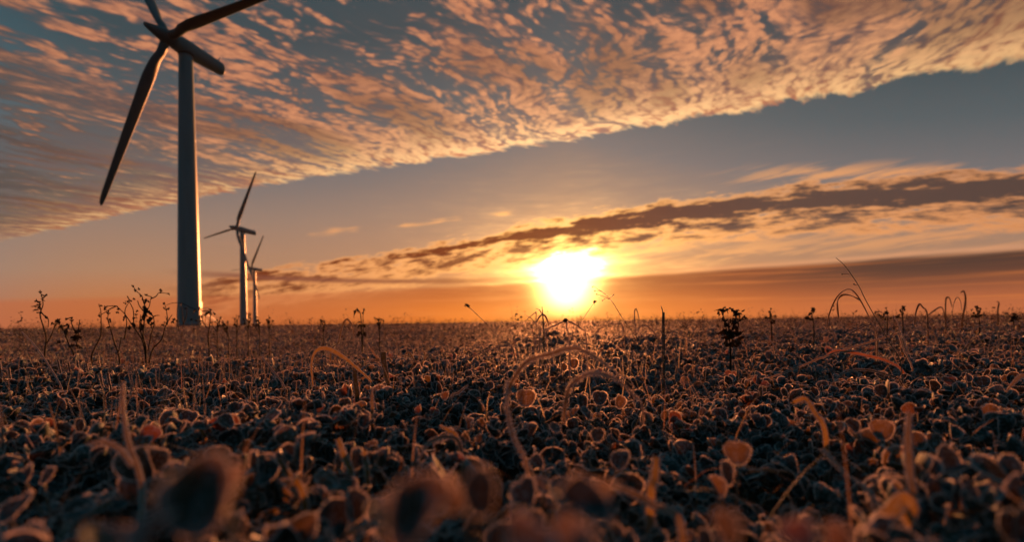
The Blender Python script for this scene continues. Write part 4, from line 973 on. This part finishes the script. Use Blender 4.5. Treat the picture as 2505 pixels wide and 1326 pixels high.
# -- clover plants near the lens: big soft leaves
def clover_plant(label, base_px, d, leaves, tone=0.4, frost_tone=None):
    """leaves: (px, py, depth, length, lean, yaw, kind, tone)"""
    if d < 0.22: d *= 0.72; leaves = [(px, py, dd * 0.72, L * 0.80, *rest) for px, py, dd, L, *rest in leaves]
    else:
        py_ = min(l[1] for l in leaves); k_ = max(1.0, min(1.5, 1150 * (CAMZ - 0.088) / (py_ - 788) / d)); d *= k_
        leaves = [(px, py, dd * k_, L * (0.35 + 0.65 * k_) * 0.92, *rest) for px, py, dd, L, *rest in leaves]
    b = at(leaves[0][0], leaves[0][1] + 60, d); b.z = gz(b.x, b.y); t = empty('clover_plant', b, label, 'clover plant', CLOVER)
    for (px, py, dd, L, lean, yaw, kd, tn) in leaves:
        c_ = at(px, py, dd)
        dv = Vector((math.sin(yaw) * math.cos(lean), math.cos(yaw) * math.cos(lean), math.sin(lean)))       # direction root to tip
        up = Vector((RG.uniform(-.9, .9), -1 if abs(math.sin(lean)) > 0.6 else -0.4, 0.5 if abs(math.sin(lean)) > 0.6 else 1.0))
        L = L * 0.85; R3 = rot_from(np.array([dv]), np.array([up]))[0]; vs, fs, mi, rm = TM[3][kd]
        root = c_ - dv * (L * 0.5)
        W_ = (vs * L) @ R3.T + np.array(root); mb = MB(); mb.v = [tuple(v) for v in W_.tolist()]; mb.f = [list(f) for f in fs]; mb.mi = [int(k) for k in mi]; mb.sm = [True] * len(fs); mb.rime = rm.tolist()
        o = mb.build('leaf', [M['leaf'], M['frost']], t, tn, b)
        st = smooth_path([root, root.lerp(b, 0.5) + Vector((RG.uniform(-.006, .006), 0.004, 0.004)), b], 10); mb = MB(); tube(mb, st, 0.0009, 6); spikes_on(mb, st, 0.0009, 5, 0.0014, RG); mb.build('stalk', [M['straw'], M['frost']], t, 0.4, b)
    return t
clover_plant('very large blurred upright leaf low at the left, with an orange rim', (520, 1320), 0.19, [(512, 1215, 0.185, 0.034, 1.30, 0.7, 3, 0.52), (478, 1235, 0.18, 0.028, 1.0, -0.7, 0, 0.66), (585, 1195, 0.20, 0.020, 1.2, 0.9, 1, 0.85)])
clover_plant('large blurred dark round leaf at the bottom edge, left of the middle', (1030, 1326), 0.17, [(1040, 1275, 0.165, 0.030, 0.75, 0.9, 3, 0.51), (985, 1255, 0.17, 0.020, 1.0, -0.3, 6, 0.7), (955, 1285, 0.18, 0.022, 0.6, -0.9, 0, 0.7)])
clover_plant('blurred pointed leaf with a pale grey middle, bottom centre-left', (1180, 1326), 0.20, [(1183, 1205, 0.20, 0.022, 1.4, 0.0, 3, 0.05), (1120, 1210, 0.21, 0.018, 0.9, -0.8, 1, 0.6)])
clover_plant('blurred low tuft of rounded leaves at the bottom centre', (1330, 1326), 0.24, [(1285, 1210, 0.24, 0.023, 0.7, -0.4, 2, 0.15), (1375, 1205, 0.25, 0.021, 0.8, 0.6, 0, 0.25), (1330, 1185, 0.26, 0.018, 0.5, 0.0, 4, 0.7)])
clover_plant('blurred dark wedge-shaped leaf with a bright upper edge, bottom right of centre', (1440, 1326), 0.20, [(1430, 1245, 0.20, 0.026, 0.35, -1.1, 3, 0.05), (1480, 1235, 0.21, 0.020, 0.6, 1.0, 1, 0.6)])
clover_plant('blurred tall leaf with an orange hooded tip, right of centre near the bottom', (1790, 1290), 0.27, [(1802, 1110, 0.28, 0.021, 1.2, 0.2, 2, 0.55), (1770, 1160, 0.27, 0.020, 1.3, -0.4, 0, 0.1), (1745, 1195, 0.26, 0.018, 1.0, -0.7, 1, 0.75)])
clover_plant('blurred flat leaf with a lit upper edge, bottom right beside the thick stem', (2330, 1290), 0.22, [(2320, 1150, 0.23, 0.030, 0.12, 1.2, 3, 0.1), (2360, 1215, 0.22, 0.026, -0.1, 0.8, 0, 0.6), (2440, 1180, 0.23, 0.022, 0.4, -0.6, 4, 0.3)])
clover_plant('round orange-glowing leaf on the right, with a dark round leaf beside it', (2130, 1200), 0.36, [(2155, 1052, 0.37, 0.024, 1.25, 0.1, 2, 0.62), (2080, 1045, 0.38, 0.018, 0.9, -0.6, 1, 0.2), (2240, 1080, 0.37, 0.020, 1.1, 0.5, 0, 0.5)])
clover_plant('round orange leaf glowing through in the centre, above the dark hollow', (1290, 1080), 0.50, [(1287, 975, 0.50, 0.028, 1.3, 0.0, 2, 0.62), (1240, 985, 0.51, 0.017, 0.7, -0.8, 1, 0.3)])
clover_plant('leafy clover under the low furry arch, its leaves dark in front', (1440, 1100), 0.44, [(1425, 985, 0.45, 0.021, 1.3, -0.2, 3, 0.3), (1468, 975, 0.46, 0.022, 1.2, 0.4, 2, 0.1), (1515, 985, 0.46, 0.019, 1.0, 0.8, 0, 0.6), (1440, 1010, 0.43, 0.024, 0.4, 0.2, 4, 0.05)])
clover_plant('clover with a bright heart-like pair of leaves under the highest arch', (1400, 960), 0.62, [(1405, 890, 0.63, 0.021, 1.3, 0.1, 2, 0.6), (1375, 900, 0.62, 0.018, 1.2, -0.5, 1, 0.5)])
clover_plant('red-orange leafed clover left of centre in the foreground', (370, 1160), 0.38, [(367, 1065, 0.39, 0.022, 0.9, 0.5, 2, 0.97), (350, 1085, 0.38, 0.018, 0.5, -0.6, 0, 0.9), (450, 1058, 0.40, 0.018, 0.3, 0.8, 4, 0.8)])
clover_plant('clover with a red leaf beside a dark one at the far right', (2320, 1050), 0.55, [(2322, 932, 0.56, 0.019, 0.9, 0.2, 2, 1.0), (2365, 925, 0.57, 0.018, 0.8, 0.8, 0, 0.1)])
clover_plant('clover with a round leaf seen face-on at the right edge', (2400, 1040), 0.55, [(2402, 935, 0.56, 0.022, 1.2, 0.0, 2, 0.35), (2440, 1000, 0.52, 0.018, 0.7, 0.6, 1, 0.6)])
clover_plant('clover with curled round leaves in the right foreground', (2290, 1180), 0.33, [(2285, 1085, 0.33, 0.022, 1.2, 0.1, 2, 0.5), (2325, 1060, 0.34, 0.018, 0.8, 0.7, 1, 0.4), (2420, 1010, 0.40, 0.020, 1.1, 0.3, 0, 0.57)])
clover_plant('pink-red little clover in the centre left of the dark hollow', (1040, 1090), 0.47, [(1030, 1005, 0.48, 0.016, 0.9, -0.3, 1, 1.0), (1062, 1010, 0.48, 0.015, 0.8, 0.5, 2, 0.95), (1090, 970, 0.50, 0.014, 1.0, 0.2, 0, 0.8)])
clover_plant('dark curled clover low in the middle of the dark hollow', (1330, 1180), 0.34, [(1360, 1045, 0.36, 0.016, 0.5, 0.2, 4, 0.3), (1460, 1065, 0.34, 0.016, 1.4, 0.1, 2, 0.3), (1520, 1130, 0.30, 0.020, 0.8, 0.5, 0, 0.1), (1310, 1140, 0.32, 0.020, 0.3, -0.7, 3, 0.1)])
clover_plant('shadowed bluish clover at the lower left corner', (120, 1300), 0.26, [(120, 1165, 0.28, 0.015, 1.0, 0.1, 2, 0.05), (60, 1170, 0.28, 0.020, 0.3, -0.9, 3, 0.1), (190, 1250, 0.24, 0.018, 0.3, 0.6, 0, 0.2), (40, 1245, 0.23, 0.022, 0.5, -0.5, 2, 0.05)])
clover_plant('orange-brown clover with hanging wet leaves, left of the bottom centre', (620, 1290), 0.27, [(600, 1100, 0.30, 0.016, 0.7, 0.4, 1, 0.57), (615, 1185, 0.26, 0.018, 0.5, 0.7, 0, 0.57), (625, 1215, 0.25, 0.020, -0.3, 0.5, 4, 0.57)])
clover_plant('blurred orange clover leaves cut by the bottom edge at the centre', (1300, 1326), 0.15, [(1290, 1318, 0.15, 0.018, 0.2, 0.5, 2, 0.8), (1390, 1322, 0.155, 0.016, 0.4, 0.9, 0, 0.7)])
clover_plant('blurred pinkish clover cut by the bottom edge at the lower left', (370, 1326), 0.16, [(385, 1318, 0.16, 0.017, 0.5, 0.3, 1, 0.9), (260, 1320, 0.17, 0.015, 0.4, -0.6, 2, 0.5)])
clover_plant('blurred red-tipped clover cut by the bottom edge at the right', (1970, 1326), 0.17, [(1955, 1318, 0.17, 0.014, 0.5, 0.1, 0, 1.0), (2035, 1322, 0.18, 0.014, 1.1, 0.3, 1, 0.8), (1770, 1300, 0.19, 0.016, 0.9, 0.0, 3, 0.6)])
# foreground stems
NEAR = dict(spl=0.0014, spk=5, rim=0.0003)
leaf_blade('thick blurred stem rising along the left from the bottom edge', [(302, 935, 0.34), (303, 1010, 0.33), (318, 1090, 0.31), (340, 1150, 0.29), (352, 1230, 0.27), (342, 1326, 0.25)], 0.0036, mat='straw', tone=0.6, tip=0.5, **NEAR)
leaf_blade('curled frosted blade branching off the thick stem at the left', [(215, 1090, 0.33), (255, 1082, 0.33), (295, 1102, 0.32), (325, 1140, 0.31)], 0.0030, mat='straw', tone=0.6, tip=0.4, ground=False, **NEAR)
leaf_blade('blurred orange blade stub slanting left, lower left of centre', [(682, 1125, 0.33), (705, 1160, 0.32), (745, 1222, 0.30)], 0.0042, tone=0.58, tip=0.8, **NEAR)
leaf_blade('upright blurred orange blade stub, left of the bottom centre', [(828, 1075, 0.34), (842, 1115, 0.33), (862, 1175, 0.32)], 0.0044, tone=0.58, tip=0.8, **NEAR)
leaf_blade('small upright blurred stub right of the orange blade stub', [(891, 1104, 0.34), (896, 1130, 0.34), (900, 1165, 0.33)], 0.0040, tone=0.58, tip=0.8, **NEAR)
leaf_blade('thick blurred stem standing at the lower right', [(2222, 1010, 0.26), (2218, 1080, 0.25), (2222, 1160, 0.24), (2232, 1250, 0.23)], 0.0044, mat='straw', tone=0.7, tip=0.6, **NEAR)
leaf_blade('blurred orange blade curling up at the foot of the thick lower right stem', [(2205, 1290, 0.19), (2225, 1245, 0.19), (2205, 1222, 0.19), (2175, 1250, 0.185), (2130, 1326, 0.18)], 0.0056, tone=0.58, tip=0.8, **NEAR)
leaf_blade('bright orange blade bent down from a knee, right foreground', [(1940, 985, 0.42), (1968, 978, 0.42), (1990, 1010, 0.41), (2018, 1068, 0.40)], 0.0048, tone=0.58, tip=0.8, **NEAR)
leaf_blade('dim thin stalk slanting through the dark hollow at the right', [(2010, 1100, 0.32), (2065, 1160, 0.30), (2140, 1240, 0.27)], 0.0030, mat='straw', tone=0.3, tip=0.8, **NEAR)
leaf_blade('blurred arched stem at the right edge of the photo', [(2460, 960, 0.42), (2480, 935, 0.42), (2505, 920, 0.43), (2540, 950, 0.44)], 0.0036, mat='straw', tone=0.7, **NEAR)
leaf_blade('dark blunt blade standing blurred, right of the bottom tuft', [(1605, 1120, 0.29), (1600, 1170, 0.28), (1590, 1225, 0.27)], 0.0050, tone=0.58, tip=0.8, **NEAR)
leaf_blade('blurred stem slanting right from the wedge-shaped leaf near the bottom', [(1500, 1190, 0.24), (1555, 1212, 0.24), (1600, 1240, 0.23), (1665, 1290, 0.22)], 0.0034, mat='straw', tone=0.58, tip=0.9, **NEAR)
leaf_blade('small arched straw in the shade left of the dark hollow', [(1020, 1130, 0.36), (1050, 1085, 0.37), (1095, 1070, 0.38), (1128, 1100, 0.38)], 0.0032, mat='straw', tone=0.4, **NEAR)
leaf_blade('short orange blade pointing up left in the shaded clover at centre', [(1075, 1042, 0.42), (1098, 1055, 0.42), (1120, 1085, 0.41)], 0.0036, tone=0.58, **NEAR)
leaf_blade('arched reddish blade above the red-orange clover at the left', [(420, 1100, 0.40), (440, 1065, 0.41), (475, 1045, 0.41), (505, 1080, 0.41)], 0.0034, tone=0.58, **NEAR)
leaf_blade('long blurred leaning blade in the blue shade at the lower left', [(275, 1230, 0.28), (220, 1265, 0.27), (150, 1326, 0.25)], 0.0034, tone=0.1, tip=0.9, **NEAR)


# ------------------------------------------------------------------ morning air
m, nt = material('morning_haze')
vol = nt.nodes.new('ShaderNodeVolumePrincipled')
vol.inputs['Color'].default_value = (0.95, 0.88, 0.80, 1)
vol.inputs['Density'].default_value = 0.00003
vol.inputs['Anisotropy'].default_value = 0.55
o_ = nt.nodes.new('ShaderNodeOutputMaterial'); nt.links.new(vol.outputs[0], o_.inputs['Volume'])
mb = MB(); box(mb, (-60, 170, 39.0), (560, 560, 82.0))
hz = mb.build('haze', [m]); tag(hz, kind='stuff')
